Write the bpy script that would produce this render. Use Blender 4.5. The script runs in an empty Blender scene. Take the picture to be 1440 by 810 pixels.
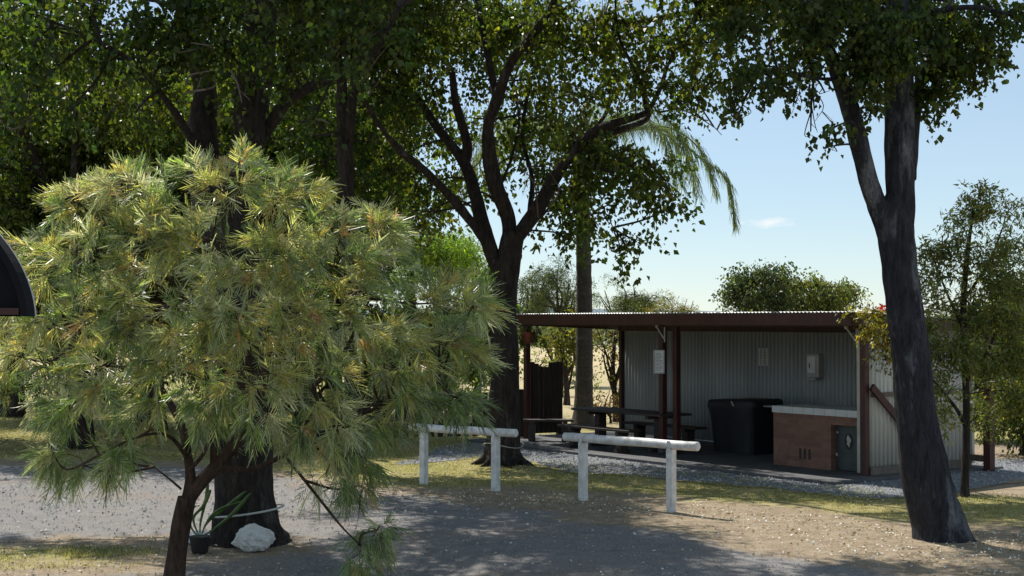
import bpy, math, random
import numpy as np
from mathutils import Vector, noise
rng = np.random.default_rng(11); random.seed(5)
S = bpy.context.scene; COL = S.collection
F = 2100.0; CAMH = 2.4; PITCH = math.atan(47/F)
cp, sp = math.cos(PITCH), math.sin(PITCH)
def P(px, py, d):                       # point of the photo at ground distance d
    u = (px-720)/F; v = (405-py)/F
    r = np.array([u, cp - sp*v, sp + cp*v]); r = r*(d/r[1])
    return np.array([r[0], r[1], r[2]+CAMH])
def G(px, py):                          # point of the ground
    u = (px-720)/F; v = (405-py)/F
    r = np.array([u, cp - sp*v, sp + cp*v]); r = r*(-CAMH/r[2])
    return np.array([r[0], r[1], 0.0])
def gd(py): return G(720, py)[1]

# ------------------------------------------------------------ materials
def new_mat(name):
    m = bpy.data.materials.new(name); m.use_nodes = True
    nt = m.node_tree; nt.nodes.clear()
    out = nt.nodes.new('ShaderNodeOutputMaterial')
    return m, nt, out
def N(nt, t, **kw):
    n = nt.nodes.new(t)
    for k, v in kw.items():
        if k in n.inputs.keys() if isinstance(k, str) else False: n.inputs[k].default_value = v
        else: setattr(n, k, v)
    return n
def noise_n(nt, vec, scale, detail=6, rough=.6):
    n = nt.nodes.new('ShaderNodeTexNoise'); n.inputs['Scale'].default_value = scale
    n.inputs['Detail'].default_value = detail; n.inputs['Roughness'].default_value = rough
    nt.links.new(vec, n.inputs['Vector']); return n.outputs['Fac']
def ramp(nt, fac, stops):
    r = nt.nodes.new('ShaderNodeValToRGB'); e = r.color_ramp.elements
    while len(e) < len(stops): e.new(.5)
    for i, (p, c) in enumerate(stops):
        e[i].position = p; e[i].color = (*c, 1) if len(c) == 3 else c
    nt.links.new(fac, r.inputs['Fac']); return r.outputs['Color']
def mixc(nt, fac, a, b, mode='MIX'):
    m = nt.nodes.new('ShaderNodeMix'); m.data_type = 'RGBA'; m.blend_type = mode
    for s, v in ((0, fac), (6, a), (7, b)):
        if hasattr(v, 'is_linked') or isinstance(v, bpy.types.NodeSocket): nt.links.new(v, m.inputs[s])
        elif s == 0: m.inputs[0].default_value = v
        else: m.inputs[s].default_value = (*v, 1)
    return m.outputs[2]
def bump(nt, h, dist, strength=1.0):
    b = nt.nodes.new('ShaderNodeBump'); b.inputs['Distance'].default_value = dist; b.inputs['Strength'].default_value = strength
    nt.links.new(h, b.inputs['Height']); return b.outputs['Normal']
def coords(nt, scale=None):
    t = nt.nodes.new('ShaderNodeTexCoord'); v = t.outputs['Object']
    if scale:
        m = nt.nodes.new('ShaderNodeMapping'); m.inputs['Scale'].default_value = scale
        nt.links.new(v, m.inputs['Vector']); v = m.outputs['Vector']
    return v
def simple(name, c1, c2=None, scale=8, rough=.6, bd=.0, spec=.4, metal=0, stretch=None):
    m, nt, out = new_mat(name); p = nt.nodes.new('ShaderNodeBsdfPrincipled')
    v = coords(nt, stretch); c2 = c2 or tuple(x*.7 for x in c1)
    f = noise_n(nt, v, scale, 8, .65)
    nt.links.new(ramp(nt, f, [(.35, c2), (.62, c1)]), p.inputs['Base Color'])
    p.inputs['Roughness'].default_value = rough; p.inputs['Specular IOR Level'].default_value = spec; p.inputs['Metallic'].default_value = metal
    if bd: nt.links.new(bump(nt, noise_n(nt, v, scale*3, 8, .7), bd), p.inputs['Normal'])
    nt.links.new(p.outputs[0], out.inputs[0]); return m
def leafmat(name, rough=.42, trans=.42, spec=.35, boost=(1.35, 1.5, .55)):
    m, nt, out = new_mat(name); p = nt.nodes.new('ShaderNodeBsdfPrincipled')
    a = nt.nodes.new('ShaderNodeAttribute'); a.attribute_name = 'col'
    if name == 'needle':                 # silky pale undersides
        g = nt.nodes.new('ShaderNodeNewGeometry'); mu = nt.nodes.new('ShaderNodeMath'); mu.operation = 'MULTIPLY'; mu.inputs[1].default_value = .5
        nt.links.new(g.outputs['Backfacing'], mu.inputs[0]); nt.links.new(mixc(nt, mu.outputs[0], a.outputs['Color'], (.46, .48, .40)), p.inputs['Base Color'])
    else: nt.links.new(a.outputs['Color'], p.inputs['Base Color'])
    p.inputs['Roughness'].default_value = rough; p.inputs['Specular IOR Level'].default_value = spec
    t = nt.nodes.new('ShaderNodeBsdfTranslucent')
    nt.links.new(mixc(nt, 1.0, a.outputs['Color'], boost, 'MULTIPLY'), t.inputs['Color'])
    mx = nt.nodes.new('ShaderNodeMixShader'); mx.inputs[0].default_value = trans
    nt.links.new(p.outputs[0], mx.inputs[1]); nt.links.new(t.outputs[0], mx.inputs[2]); nt.links.new(mx.outputs[0], out.inputs[0])
    return m
def barkmat(name, dark, mid, pale, patch=.62, bd=.05, vs=.25):
    m, nt, out = new_mat(name); p = nt.nodes.new('ShaderNodeBsdfPrincipled')
    v = coords(nt); vz = coords(nt, (1, 1, vs))
    a = noise_n(nt, vz, 14, 10, .7); b = noise_n(nt, vz, 2.6, 8, .72); w = noise_n(nt, vz, 45, 6, .7)
    c = ramp(nt, a, [(.36, dark), (.6, mid)])
    msk = ramp(nt, b, [(patch-.05, (0, 0, 0)), (patch+.07, (1, 1, 1))])
    c = mixc(nt, msk, c, pale)
    c = mixc(nt, ramp(nt, w, [(.4, (0, 0, 0)), (.62, (.55, .55, .55))]), c, dark)
    nt.links.new(c, p.inputs['Base Color']); p.inputs['Roughness'].default_value = .85; p.inputs['Specular IOR Level'].default_value = .2
    h = nt.nodes.new('ShaderNodeMath'); h.operation = 'ADD'; nt.links.new(a, h.inputs[0]); nt.links.new(w, h.inputs[1])
    nt.links.new(bump(nt, h.outputs[0], bd), p.inputs['Normal'])
    nt.links.new(p.outputs[0], out.inputs[0]); return m
M = {}
M['leaf'] = leafmat('leaf', .42, .5, .35, (1.7, 1.75, .6)); M['needle'] = leafmat('needle', .36, .5, .6, (1.6, 1.6, .95))
M['litter'] = leafmat('litter', .7, .1, .2)
M['blade'] = leafmat('blade', .6, .35, .2)
M['bark_dark'] = barkmat('bark_dark', (.022, .018, .016), (.075, .06, .052), (.2, .18, .165), .62)
M['bark_grey'] = barkmat('bark_grey', (.018, .018, .022), (.058, .058, .067), (.22, .225, .24), .57, .035)  # pale tone: lighter bark plus sunlit patches put into the colour
M['bark_brown'] = barkmat('bark_brown', (.03, .018, .013), (.11, .07, .05), (.22, .17, .14), .63, .02)
M['bark_palm'] = barkmat('bark_palm', (.035, .03, .026), (.10, .088, .078), (.18, .16, .14), .6, .02, 3.0)
M['twig'] = simple('twig', (.16, .125, .10), (.05, .04, .033), 5, .8)
M['white_paint'] = simple('white_paint', (.8, .8, .79), (.55, .54, .5), 9, .5, .004)
M['red_paint'] = simple('red_paint', (.085, .026, .021), (.045, .016, .013), 6, .5, .002, stretch=(1, 1, .3))
M['beam_dark'] = simple('beam_dark', (.07, .03, .026), (.035, .018, .016), 6, .6)
M['wall_green'] = simple('wall_green', (.38, .395, .385), (.30, .315, .31), 1.5, .45, spec=.4, stretch=(1, 1, .25))
M['wall_pale'] = simple('wall_pale', (.76, .75, .68), (.6, .58, .51), 1.8, .45, stretch=(1, 1, .2))
M['zinc'] = simple('zinc', (.55, .56, .56), (.4, .41, .41), 3, .4, metal=.4)
M['cream_trim'] = simple('cream_trim', (.6, .58, .5), (.45, .43, .36), 4, .5)
M['plate'] = simple('plate', (.2, .17, .13), (.12, .1, .08), 9, .7, .002)
M['tarp'] = simple('tarp', (.022, .024, .028), (.012, .013, .015), 3, .55, .01)
M['tile'] = simple('tile', (.68, .67, .65), (.58, .57, .55), 4, .3)
M['door_metal'] = simple('door_metal', (.07, .085, .08), (.045, .055, .052), 6, .45)
M['wood_dark'] = simple('wood_dark', (.075, .055, .045), (.035, .027, .023), 6, .65, .004, stretch=(.25, 1, 3))
M['fence_wood'] = simple('fence_wood', (.05, .037, .03), (.022, .016, .013), 7, .8, .004, stretch=(3, 3, .3))
M['paper'] = simple('paper', (.75, .76, .76), (.68, .69, .69), 9, .6)
M['ink'] = simple('ink', (.12, .12, .13), (.08, .08, .09), 9, .6)
M['steel_grey'] = simple('steel_grey', (.5, .5, .47), (.38, .38, .36), 5, .45)
M['rock'] = simple('rock', (.85, .84, .82), (.68, .67, .64), 5, .75, .04)
M['black_plastic'] = simple('black_plastic', (.02, .02, .022), None, 6, .4)
M['terracotta'] = simple('terracotta', (.28, .06, .03), (.2, .045, .03), 6, .6)
M['strap_leaf'] = simple('strap_leaf', (.085, .15, .03), (.045, .09, .02), 9, .45)
M['cord'] = simple('cord', (.6, .6, .58), None, 6, .6)
M['concrete'] = simple('concrete', (.12, .12, .125), (.08, .08, .085), 2.2, .8, .004)
M['awning_dark'] = simple('awning_dark', (.010, .011, .014), (.007, .008, .01), 3, .8, spec=.1)
M['awning_red'] = simple('awning_red', (.05, .014, .012), (.03, .01, .009), 3, .5)
M['red_petal'] = simple('red_petal', (.5, .03, .03), None, 6, .5)
M['hill'] = simple('hill', (.13, .17, .19), (.10, .135, .16), .01, .9)  # bluish tint of distance haze is put into this colour
def brickmat():
    m, nt, out = new_mat('brick'); p = nt.nodes.new('ShaderNodeBsdfPrincipled')
    t = nt.nodes.new('ShaderNodeTexCoord'); sx = nt.nodes.new('ShaderNodeSeparateXYZ'); nt.links.new(t.outputs['Object'], sx.inputs[0])
    cx = nt.nodes.new('ShaderNodeCombineXYZ'); ad = nt.nodes.new('ShaderNodeMath'); ad.operation = 'ADD'
    nt.links.new(sx.outputs[0], ad.inputs[0]); nt.links.new(sx.outputs[1], ad.inputs[1])
    nt.links.new(ad.outputs[0], cx.inputs[0]); nt.links.new(sx.outputs[2], cx.inputs[1])
    b = nt.nodes.new('ShaderNodeTexBrick'); nt.links.new(cx.outputs[0], b.inputs['Vector'])
    b.inputs['Scale'].default_value = 1; b.inputs['Brick Width'].default_value = .24; b.inputs['Row Height'].default_value = .086
    b.inputs['Mortar Size'].default_value = .006; b.inputs['Bias'].default_value = 0
    b.inputs['Color1'].default_value = (.34, .165, .105, 1); b.inputs['Color2'].default_value = (.23, .105, .07, 1); b.inputs['Mortar'].default_value = (.24, .2, .17, 1)
    c = mixc(nt, ramp(nt, noise_n(nt, t.outputs['Object'], 9), [(.3, (.0, .0, .0)), (.75, (.6, .6, .6))]), b.outputs['Color'], (.13, .07, .055))
    nt.links.new(c, p.inputs['Base Color']); p.inputs['Roughness'].default_value = .8
    nt.links.new(bump(nt, b.outputs['Fac'], -.006), p.inputs['Normal']); nt.links.new(p.outputs[0], out.inputs[0]); return m
M['brick'] = brickmat()
def groundmat():
    m, nt, out = new_mat('ground'); p = nt.nodes.new('ShaderNodeBsdfPrincipled')
    g = nt.nodes.new('ShaderNodeNewGeometry'); v = g.outputs['Position']
    at = nt.nodes.new('ShaderNodeAttribute'); at.attribute_name = 'zone'
    s = nt.nodes.new('ShaderNodeSeparateColor'); nt.links.new(at.outputs['Color'], s.inputs[0])
    big = noise_n(nt, v, .55, 6, .6); med = noise_n(nt, v, 4, 8, .7); fine = noise_n(nt, v, 38, 4, .75); sp_ = noise_n(nt, v, 90, 2, .6)
    def masked(w, lo=.32, hi=.68, amp=.5):
        a = nt.nodes.new('ShaderNodeMath'); a.operation = 'MULTIPLY_ADD'; nt.links.new(med, a.inputs[0]); a.inputs[1].default_value = amp*2
        nt.links.new(w, a.inputs[2])
        b = nt.nodes.new('ShaderNodeMapRange'); b.inputs['From Min'].default_value = lo+amp; b.inputs['From Max'].default_value = hi+amp
        nt.links.new(a.outputs[0], b.inputs['Value']); return b.outputs['Result']
    dirt = ramp(nt, med, [(.3, (.21, .16, .105)), (.5, (.32, .25, .17)), (.7, (.43, .35, .25))])
    dirt = mixc(nt, ramp(nt, fine, [(.52, (0, 0, 0)), (.66, (.7, .7, .7))]), dirt, (.5, .42, .34))
    road = ramp(nt, med, [(.3, (.22, .208, .20)), (.7, (.34, .322, .31))])
    road = mixc(nt, ramp(nt, fine, [(.36, (.75, .75, .75)), (.52, (0, 0, 0))]), road, (.09, .085, .085))
    road = mixc(nt, ramp(nt, sp_, [(.6, (0, 0, 0)), (.7, (.7, .7, .7))]), road, (.42, .4, .38))
    road = mixc(nt, ramp(nt, big, [(.5, (0, 0, 0)), (.68, (.5, .5, .5))]), road, (.30, .24, .19))
    grass = ramp(nt, med, [(.28, (.19, .16, .05)), (.5, (.36, .31, .135)), (.72, (.50, .44, .23))])
    grass = mixc(nt, ramp(nt, big, [(.4, (0, 0, 0)), (.65, (.6, .6, .6))]), grass, (.25, .25, .07))
    blue = ramp(nt, fine, [(.34, (.07, .075, .085)), (.5, (.22, .23, .25)), (.66, (.46, .47, .5))])
    c = mixc(nt, masked(s.outputs[1]), dirt, grass); c = mixc(nt, masked(s.outputs[0]), c, road); c = mixc(nt, masked(s.outputs[2], .45, .55, .2), c, blue)
    fl = mixc(nt, ramp(nt, noise_n(nt, v, .05, 5, .6), [(.4, (0, 0, 0)), (.6, (1, 1, 1))]), (.50, .40, .235), (.40, .34, .19))
    c = mixc(nt, at.outputs['Alpha'], fl, c)
    nt.links.new(c, p.inputs['Base Color']); p.inputs['Roughness'].default_value = .92; p.inputs['Specular IOR Level'].default_value = .15
    h = nt.nodes.new('ShaderNodeMath'); h.operation = 'ADD'; nt.links.new(fine, h.inputs[0]); nt.links.new(med, h.inputs[1])
    nt.links.new(bump(nt, h.outputs[0], .025), p.inputs['Normal']); nt.links.new(p.outputs[0], out.inputs[0]); return m
M['ground'] = groundmat()

# ------------------------------------------------------------ mesh builder
class MB:
    def __init__(s): s.v = []; s.f = []; s.n = 0; s.smooth = False; s.c = []
    def add(s, V, Fc, col=None):
        V = np.asarray(V, float); s.v.append(V)
        for f in Fc: s.f.append(tuple(i+s.n for i in f))
        s.n += len(V); return s
    def box(s, c, d, rz=0, rot=None):
        c = np.array(c, float); h = np.array(d, float)/2
        V = np.array([[x, y, z] for x in (-1, 1) for y in (-1, 1) for z in (-1, 1)])*h
        if rot is not None: V = V @ np.array(rot).T
        if rz: a, b = math.cos(rz), math.sin(rz); V = V @ np.array([[a, b, 0], [-b, a, 0], [0, 0, 1]])
        return s.add(V+c, [(0, 1, 3, 2), (4, 6, 7, 5), (0, 4, 5, 1), (2, 3, 7, 6), (0, 2, 6, 4), (1, 5, 7, 3)])
    def bar(s, a, b, w, h):
        a = np.array(a, float); b = np.array(b, float); d = b-a; L = np.linalg.norm(d); x = d/L
        up = np.array([0, 0, 1.]) if abs(x[2]) < .95 else np.array([1., 0, 0])
        y = np.cross(up, x); y /= np.linalg.norm(y); z = np.cross(x, y)
        return s.box((a+b)/2, (L, w, h), rot=np.stack([x, y, z], 1))
    def tube(s, pts, rad, k=10, cap=True, rough=0, seed=0):
        pts = np.asarray(pts, float); n = len(pts); rad = np.full(n, rad) if np.isscalar(rad) else np.asarray(rad, float)
        T = np.gradient(pts, axis=0); T /= np.linalg.norm(T, axis=1)[:, None]+1e-9
        ref = np.array([1., 0, 0]) if abs(T[0][0]) < .8 else np.array([0, 1., 0])
        V = []; X = ref - T[0]*ref.dot(T[0])
        for i in range(n):
            X = X - T[i]*X.dot(T[i]); X /= np.linalg.norm(X); Y = np.cross(T[i], X)
            for j in range(k):
                a = 2*math.pi*j/k; r = rad[i]
                if rough:
                    q = pts[i]+(X*math.cos(a)+Y*math.sin(a))*r
                    r *= 1+(rough*.35*(abs(noise.noise(Vector((q[0]*16+seed, q[1]*16, q[2]*1.6))))*2-.6) if k > 30 else 0)+rough*noise.noise(Vector((q[0]*3+seed, q[1]*3, q[2]*1.1)))*1.6+rough*.5*noise.noise(Vector((q[0]*11, q[1]*11+seed, q[2]*4)))
                V.append(pts[i]+(X*math.cos(a)+Y*math.sin(a))*r)
        Fc = [(i*k+j, i*k+(j+1) % k, (i+1)*k+(j+1) % k, (i+1)*k+j) for i in range(n-1) for j in range(k)]
        if cap: Fc += [tuple(range(k-1, -1, -1)), tuple((n-1)*k+j for j in range(k))]
        return s.add(V, Fc)
    def cyl(s, a, b, r, k=16): return s.tube([a, (np.array(a)+np.array(b))/2, b], r, k)
    def build(s, name, mat, parent=None, smooth=False, origin=None, bevel=0):
        V = np.concatenate(s.v)
        if parent is not None and not parent.get('_local'): V = V-np.array(parent['_loc'])
        if parent is None and origin is not None: V = V-np.array(origin)
        me = bpy.data.meshes.new(name); me.from_pydata(V.tolist(), [], s.f); me.update()
        me.materials.append(mat); o = bpy.data.objects.new(name, me); COL.objects.link(o)
        if parent is None and origin is not None: o.location = origin
        if smooth: me.polygons.foreach_set('use_smooth', [True]*len(me.polygons))
        if bevel:
            b = o.modifiers.new('b', 'BEVEL'); b.width = bevel; b.segments = 2; b.limit_method = 'ANGLE'
        if parent is not None: o.parent = parent; o['_loc'] = list(parent['_loc']); o['_local'] = parent['_local']
        return o
def quadmesh(name, V, col, mat, parent=None, n=4):
    """V: (k, n, 3) polygons, col (k,3)"""
    k = len(V); V = V.reshape(-1, 3)
    if parent is not None: V = V-np.array(parent['_loc'])
    me = bpy.data.meshes.new(name)
    me.vertices.add(k*n); me.vertices.foreach_set('co', V.astype(np.float32).ravel())
    me.loops.add(k*n); me.loops.foreach_set('vertex_index', np.arange(k*n, dtype=np.int32))
    me.polygons.add(k); me.polygons.foreach_set('loop_start', np.arange(0, k*n, n, dtype=np.int32))
    me.update(calc_edges=True)
    a = me.attributes.new('col', 'FLOAT_COLOR', 'FACE'); c4 = np.ones((k, 4), np.float32); c4[:, :3] = col; a.data.foreach_set('color', c4.ravel())
    me.materials.append(mat); o = bpy.data.objects.new(name, me); COL.objects.link(o)
    if parent is not None: o.parent = parent
    return o
def thing(name, label, cat, loc, rz=0, group=None, local=False):
    o = bpy.data.objects.new(name, None); COL.objects.link(o); o.location = loc; o.rotation_euler = (0, 0, rz); o.empty_display_size = .2
    o['label'] = label; o['category'] = cat; o['_loc'] = [float(x) for x in loc]; o['_local'] = 1 if local else 0
    if group: o['group'] = group
    return o
def tag(o, label, cat, group=None, kind=None):
    if label: o['label'] = label
    if cat: o['category'] = cat
    if group: o['group'] = group
    if kind: o['kind'] = kind
    return o
def smooth_path(pts, rad, m=6):
    pts = np.asarray(pts, float); rad = np.asarray(rad, float); n = len(pts)
    Q = np.vstack([2*pts[0]-pts[1], pts, 2*pts[-1]-pts[-2]]); R = np.concatenate([[rad[0]], rad, [rad[-1]]]); o = []; r = []
    for i in range(1, n):
        for t in np.linspace(0, 1, m, endpoint=False):
            a, b, c, d = Q[i-1], Q[i], Q[i+1], Q[i+2]
            o.append(.5*((2*b)+(c-a)*t+(2*a-5*b+4*c-d)*t*t+(3*b-a-3*c+d)*t**3)); r.append(R[i]*(1-t)+R[i+1]*t)
    o.append(pts[-1]); r.append(rad[-1]); return np.array(o), np.array(r)
def unit(a): return a/(np.linalg.norm(a, axis=-1, keepdims=True)+1e-9)
def leaf_quads(C, D, L, W, fold=.25):
    """leaf quads: base C, axis D (unit), length L, width W"""
    n = len(C); R = unit(rng.normal(size=(n, 3))); X = unit(np.cross(D, R)); Z = np.cross(X, D)
    L = np.asarray(L).reshape(-1, 1)*np.ones((n, 1)); W = np.asarray(W).reshape(-1, 1)*np.ones((n, 1))
    mid = C+D*L*.42+Z*L*.06; tip = C+D*L-Z*L*.08
    return np.stack([C, mid+X*W/2+Z*W*fold, tip, mid-X*W/2+Z*W*fold], 1)
def leafcols(n, base, var=.25, yellow=.1, clump=None):
    c = np.array(base)[None, :]*(1+rng.normal(0, var, (n, 1)))
    c = np.clip(c, .008, 1); y = rng.random(n) < yellow
    c[y] = c[y]*np.array([2.0, 1.6, .9]); return np.clip(c, .006, .9)
def sunlit(c):                          # blobs that would shade the bush, the left road or the lit dirt are not grown
    z = c[2]-3; x, y = c[0]+.4*z, c[1]-.58*z
    if -5.4 < x < -1.0 and 11.8 < y < 15.2: return False
    x, y = c[0]+.4*c[2], c[1]-.58*c[2]
    return not ((1.9 < x < 5.2 and 13.6 < y < 19.6) or (-9 < x < -3.4 and 15.6 < y < 22.5))
DM = 1.0
def blob_leaves(blobs, dens, size, base, width=.75, var=.25, yellow=.08, down=.8, spread=.16, strings=True, gap=.0):
    Vs = []; Cs = []
    for (c, r, k) in blobs:
        r = np.array(r, float)*np.ones(3)
        ns = max(3, int(dens*DM*k*(1.25 if gap else 1)*(r[0]*r[1]*r[2])**(2/3)))           # sprays ~ surface area
        u = unit(rng.normal(size=(ns, 3)))*(rng.random((ns, 1))**.45)
        sc = np.array(c)+u*r*(1+.25*rng.normal(size=(ns, 1)))
        if gap:
            keep = np.array([noise.noise(Vector(q*2.3)) > .10-gap for q in sc]); sc = sc[keep]; ns = len(sc)
            if ns == 0: continue
        m = 14; tint = 1+rng.normal(0, .22, (ns, 1))
        hue = rng.random((ns, 1))
        sd = unit(u[:ns]*np.array([1, 1, .4])+rng.normal(0, .5, (ns, 3))+np.array([0, 0, -.5]))
        t = np.tile(np.arange(m)/m, (ns, 1))[..., None]
        pos = sc[:, None, :]+sd[:, None, :]*t*spread*3+rng.normal(0, spread*.42, (ns, m, 3))+np.array([0, 0, -1])*t*t*spread*1.2
        pos = pos.reshape(-1, 3); n = len(pos)
        D = unit(rng.normal(0, .6, (n, 3))+np.array([0, 0, -down])+np.repeat(sd, m, 0)*.5)
        s = size*(1+.3*rng.normal(size=n)).clip(.4, 1.7)
        Vs.append(leaf_quads(pos, D, s, s*width)); col = leafcols(n, base, var, yellow)*np.repeat(tint.clip(.5, 1.7), m, 0)
        col[:, 0] *= 1+.5*np.repeat(hue, m, 0)[:, 0]; Cs.append(np.clip(col, .006, .8))
    return np.concatenate(Vs), np.concatenate(Cs)
def twigs_to(mb, starts, blobs, r0=.02, k=5, sub=3, bend=.25):
    """a thin branch from the nearest limb point to each blob, with a few sub-twigs"""
    starts = np.asarray(starts)
    for (c, r, _) in blobs:
        c = np.array(c, float); r = np.array(r, float)*np.ones(3)
        d = np.linalg.norm(starts-c, axis=1)+.6*np.maximum(0, starts[:, 2]-c[2]); a = starts[np.argmin(d)]; L = np.linalg.norm(c-a)
        m = (a+c)/2+rng.normal(0, bend*L*.25, 3)+np.array([0, 0, .08*L]); pts, rr = smooth_path([a, m, c], [r0*(1+L*.35), r0*(1+L*.15), r0*.6], 5)
        mb.tube(pts, rr, k, False)
        for q in range(sub):
            b = pts[rng.integers(5, len(pts))]; e = c+unit(rng.normal(size=3))*r*.85; pp, r2 = smooth_path([b, (b+e)/2+rng.normal(0, .06*L+.03, 3), e], [r0*.55, r0*.4, r0*.2], 4)
            mb.tube(pp, r2, 4, False)
def pxpath(lst, d, dd=None, m=7):
    """[(px,py,width_px)] at depth d (dd: depth offsets)"""
    pts = []; rad = []
    for i, (x, y, w) in enumerate(lst):
        q = d+(dd[i] if dd is not None else 0); pts.append(P(x, y, q)); rad.append(w/2/F*q)
    return smooth_path(pts, rad, m)

# ------------------------------------------------------------ zones of the ground
def gp(l): return np.array([G(*p)[:2] for p in l])
ROAD = np.vstack([gp([(-500, 648), (0, 652), (250, 655), (330, 662), (430, 682), (560, 693), (700, 710), (830, 731), (944, 748), (1080, 778), (1250, 803), (1440, 826), (2000, 870)]), [[14, 1], [-14, 1]]])
ISLE = gp([(-500, 762), (60, 758), (220, 752), (330, 750), (425, 755), (440, 775), (330, 790), (240, 806), (60, 812), (-500, 840)])
GRASS = gp([(-900, 560), (-900, 640), (250, 648), (400, 664), (560, 686), (700, 684), (860, 694), (1000, 702), (1120, 714), (1290, 734), (1600, 745), (1600, 700), (1290, 692), (1100, 676), (900, 655), (700, 640), (620, 600), (560, 575), (300, 560)])
ISGR = gp([(-500, 775), (120, 768), (220, 772), (200, 796), (-500, 815)])
BLUE = gp([(560, 652), (700, 640), (800, 662), (900, 668), (1000, 680), (1100, 688), (1200, 700), (1290, 698), (1380, 684), (1440, 675), (1700, 668), (1700, 640), (1380, 646), (1200, 640), (900, 610), (740, 610), (620, 628)])
def sdist(pts, poly):
    n = len(poly); d = np.full(len(pts), 1e9); ins = np.zeros(len(pts), bool)
    for i in range(n):
        a = poly[i]; b = poly[(i+1) % n]; e = b-a; w = pts-a
        t = np.clip((w@e)/(e@e), 0, 1); d = np.minimum(d, np.linalg.norm(w-t[:, None]*e, axis=1))
        c = ((a[1] > pts[:, 1]) != (b[1] > pts[:, 1])) & (pts[:, 0] < (b[0]-a[0])*(pts[:, 1]-a[1])/(b[1]-a[1]+1e-12)+a[0]); ins ^= c
    return np.where(ins, d, -d)
def vn(pts, s, o=0): return np.array([noise.noise(Vector((x*s+o, y*s, o))) for x, y in pts])
def zones(pts):
    j = vn(pts, .9, 3.1)*.55+vn(pts, 3.1, 7)*.25
    w = lambda poly, soft, jj=1: np.clip(.5+(sdist(pts, poly)+j*jj)/soft, 0, 1)
    road = w(ROAD, 1.3); isle = w(ISLE, .9); grass = np.maximum(w(GRASS, 1.6)*.95, w(ISGR, 1.0)*.7); blue = w(BLUE, .35, .5)
    road = road*(1-isle); grass = grass*(1-road)
    far = np.clip((pts[:, 1]-33-vn(pts, .3)*2)/3, 0, 1)*(pts[:, 0] > -2)
    far = np.maximum(far, np.clip((np.hypot(pts[:, 0], pts[:, 1])-60)/20, 0, 1))
    grass = np.where((pts[:, 1] > 30) & (far < .5), np.maximum(grass, .8), grass)
    return np.stack([road, grass, blue, 1-far], 1)
def height(x, y):
    return .02*noise.noise(Vector((x*.35, y*.35, 0)))
def sheet(name, xs, ys, z0, keep=None, drop=True):
    X, Y = np.meshgrid(xs, ys); pts = np.stack([X.ravel(), Y.ravel()], 1)
    near = (np.abs(pts[:, 0]) < 60) & (np.abs(pts[:, 1]-30) < 60)
    Z = np.zeros(len(pts))
    for i in np.where(near)[0]: Z[i] = .03*noise.noise(Vector((pts[i, 0]*.35, pts[i, 1]*.35, 0)))-.012
    nx, ny = len(xs), len(ys); I = np.arange(nx*ny).reshape(ny, nx)
    fc = np.stack([I[:-1, :-1], I[:-1, 1:], I[1:, 1:], I[1:, :-1]], -1).reshape(-1, 4)
    if keep is not None:
        k = keep(pts); fc = fc[k[fc].all(1)]
    used = np.unique(fc); mp = np.full(nx*ny, -1); mp[used] = np.arange(len(used)); fc = mp[fc]
    V = np.column_stack([pts[used], Z[used]+z0]); me = bpy.data.meshes.new(name); me.from_pydata(V.tolist(), [], fc.tolist()); me.update()
    a = me.attributes.new('zone', 'FLOAT_COLOR', 'POINT'); a.data.foreach_set('color', zones(pts[used]).astype(np.float32).ravel())
    me.materials.append(M['ground']); me.polygons.foreach_set('use_smooth', [True]*len(me.polygons))
    o = bpy.data.objects.new(name, me); COL.objects.link(o); o['kind'] = 'structure'; return o
far_ = [62, 70, 80, 100, 140, 200, 300, 500, 900, 1800, 4000]
xs = np.array([-x for x in far_[::-1]]+list(np.arange(-56, -14, 2))+list(np.arange(-14, 14.01, .2))+list(np.arange(16, 57, 2))+far_)
ys = np.array([-500, -100, -30, -10, 0]+list(np.arange(4, 40, .2))+list(np.arange(40, 90, 2))+[100, 120, 150, 200, 300, 500, 900, 1800, 4000])
sheet('ground', xs, ys, 0)
sheet('gravel_road', np.arange(-14, 14.01, .15), np.arange(1.2, 26, .15), .005, lambda p: (sdist(p, ROAD) > -.3+.0) & (sdist(p, ISLE) < .3))
sheet('gravel_apron', np.arange(-4, 16, .15), np.arange(18, 34, .15), .008, lambda p: sdist(p, BLUE) > -.2)

# ------------------------------------------------------------ shelter
A = np.array([5.4, 22.9]); ANG = math.atan2(-.816, .577); UU = np.array([-.577, .816]); VV = np.array([.816, .577])
def loc2w(t, v, z=0): q = A+UU*t+VV*v; return (q[0], q[1], z)
W = 8.83; D = 2.51
slab = MB().box((-W/2-.1, D/2-.35, 0.0), (W+.9, D+1.5, .09)).build('concrete_slab', M['concrete'], None, bevel=.01)
slab.location = (A[0], A[1], 0); slab.rotation_euler = (0, 0, ANG); slab['kind'] = 'structure'
sh = thing('picnic_shelter', 'open fronted picnic shelter with dark red posts, flat roof and corrugated walls', 'shelter', (A[0], A[1], 0), ANG, local=True)
def post(x, y, z=2.33, s=.105, z0=.047, mat='red_paint'): return MB().box((x, y, (z+z0)/2), (s, s, z-z0)).build('post', M[mat], sh, bevel=.006)
for x, y in ((0, 0), (-4.68, 0), (-4.45, .12), (-W, 0)): post(x, y)
for x in (-4.68,): MB().box((x, 0, .12), (.14, .14, .14)).build('footing', M['concrete'], sh, bevel=.01)
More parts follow.
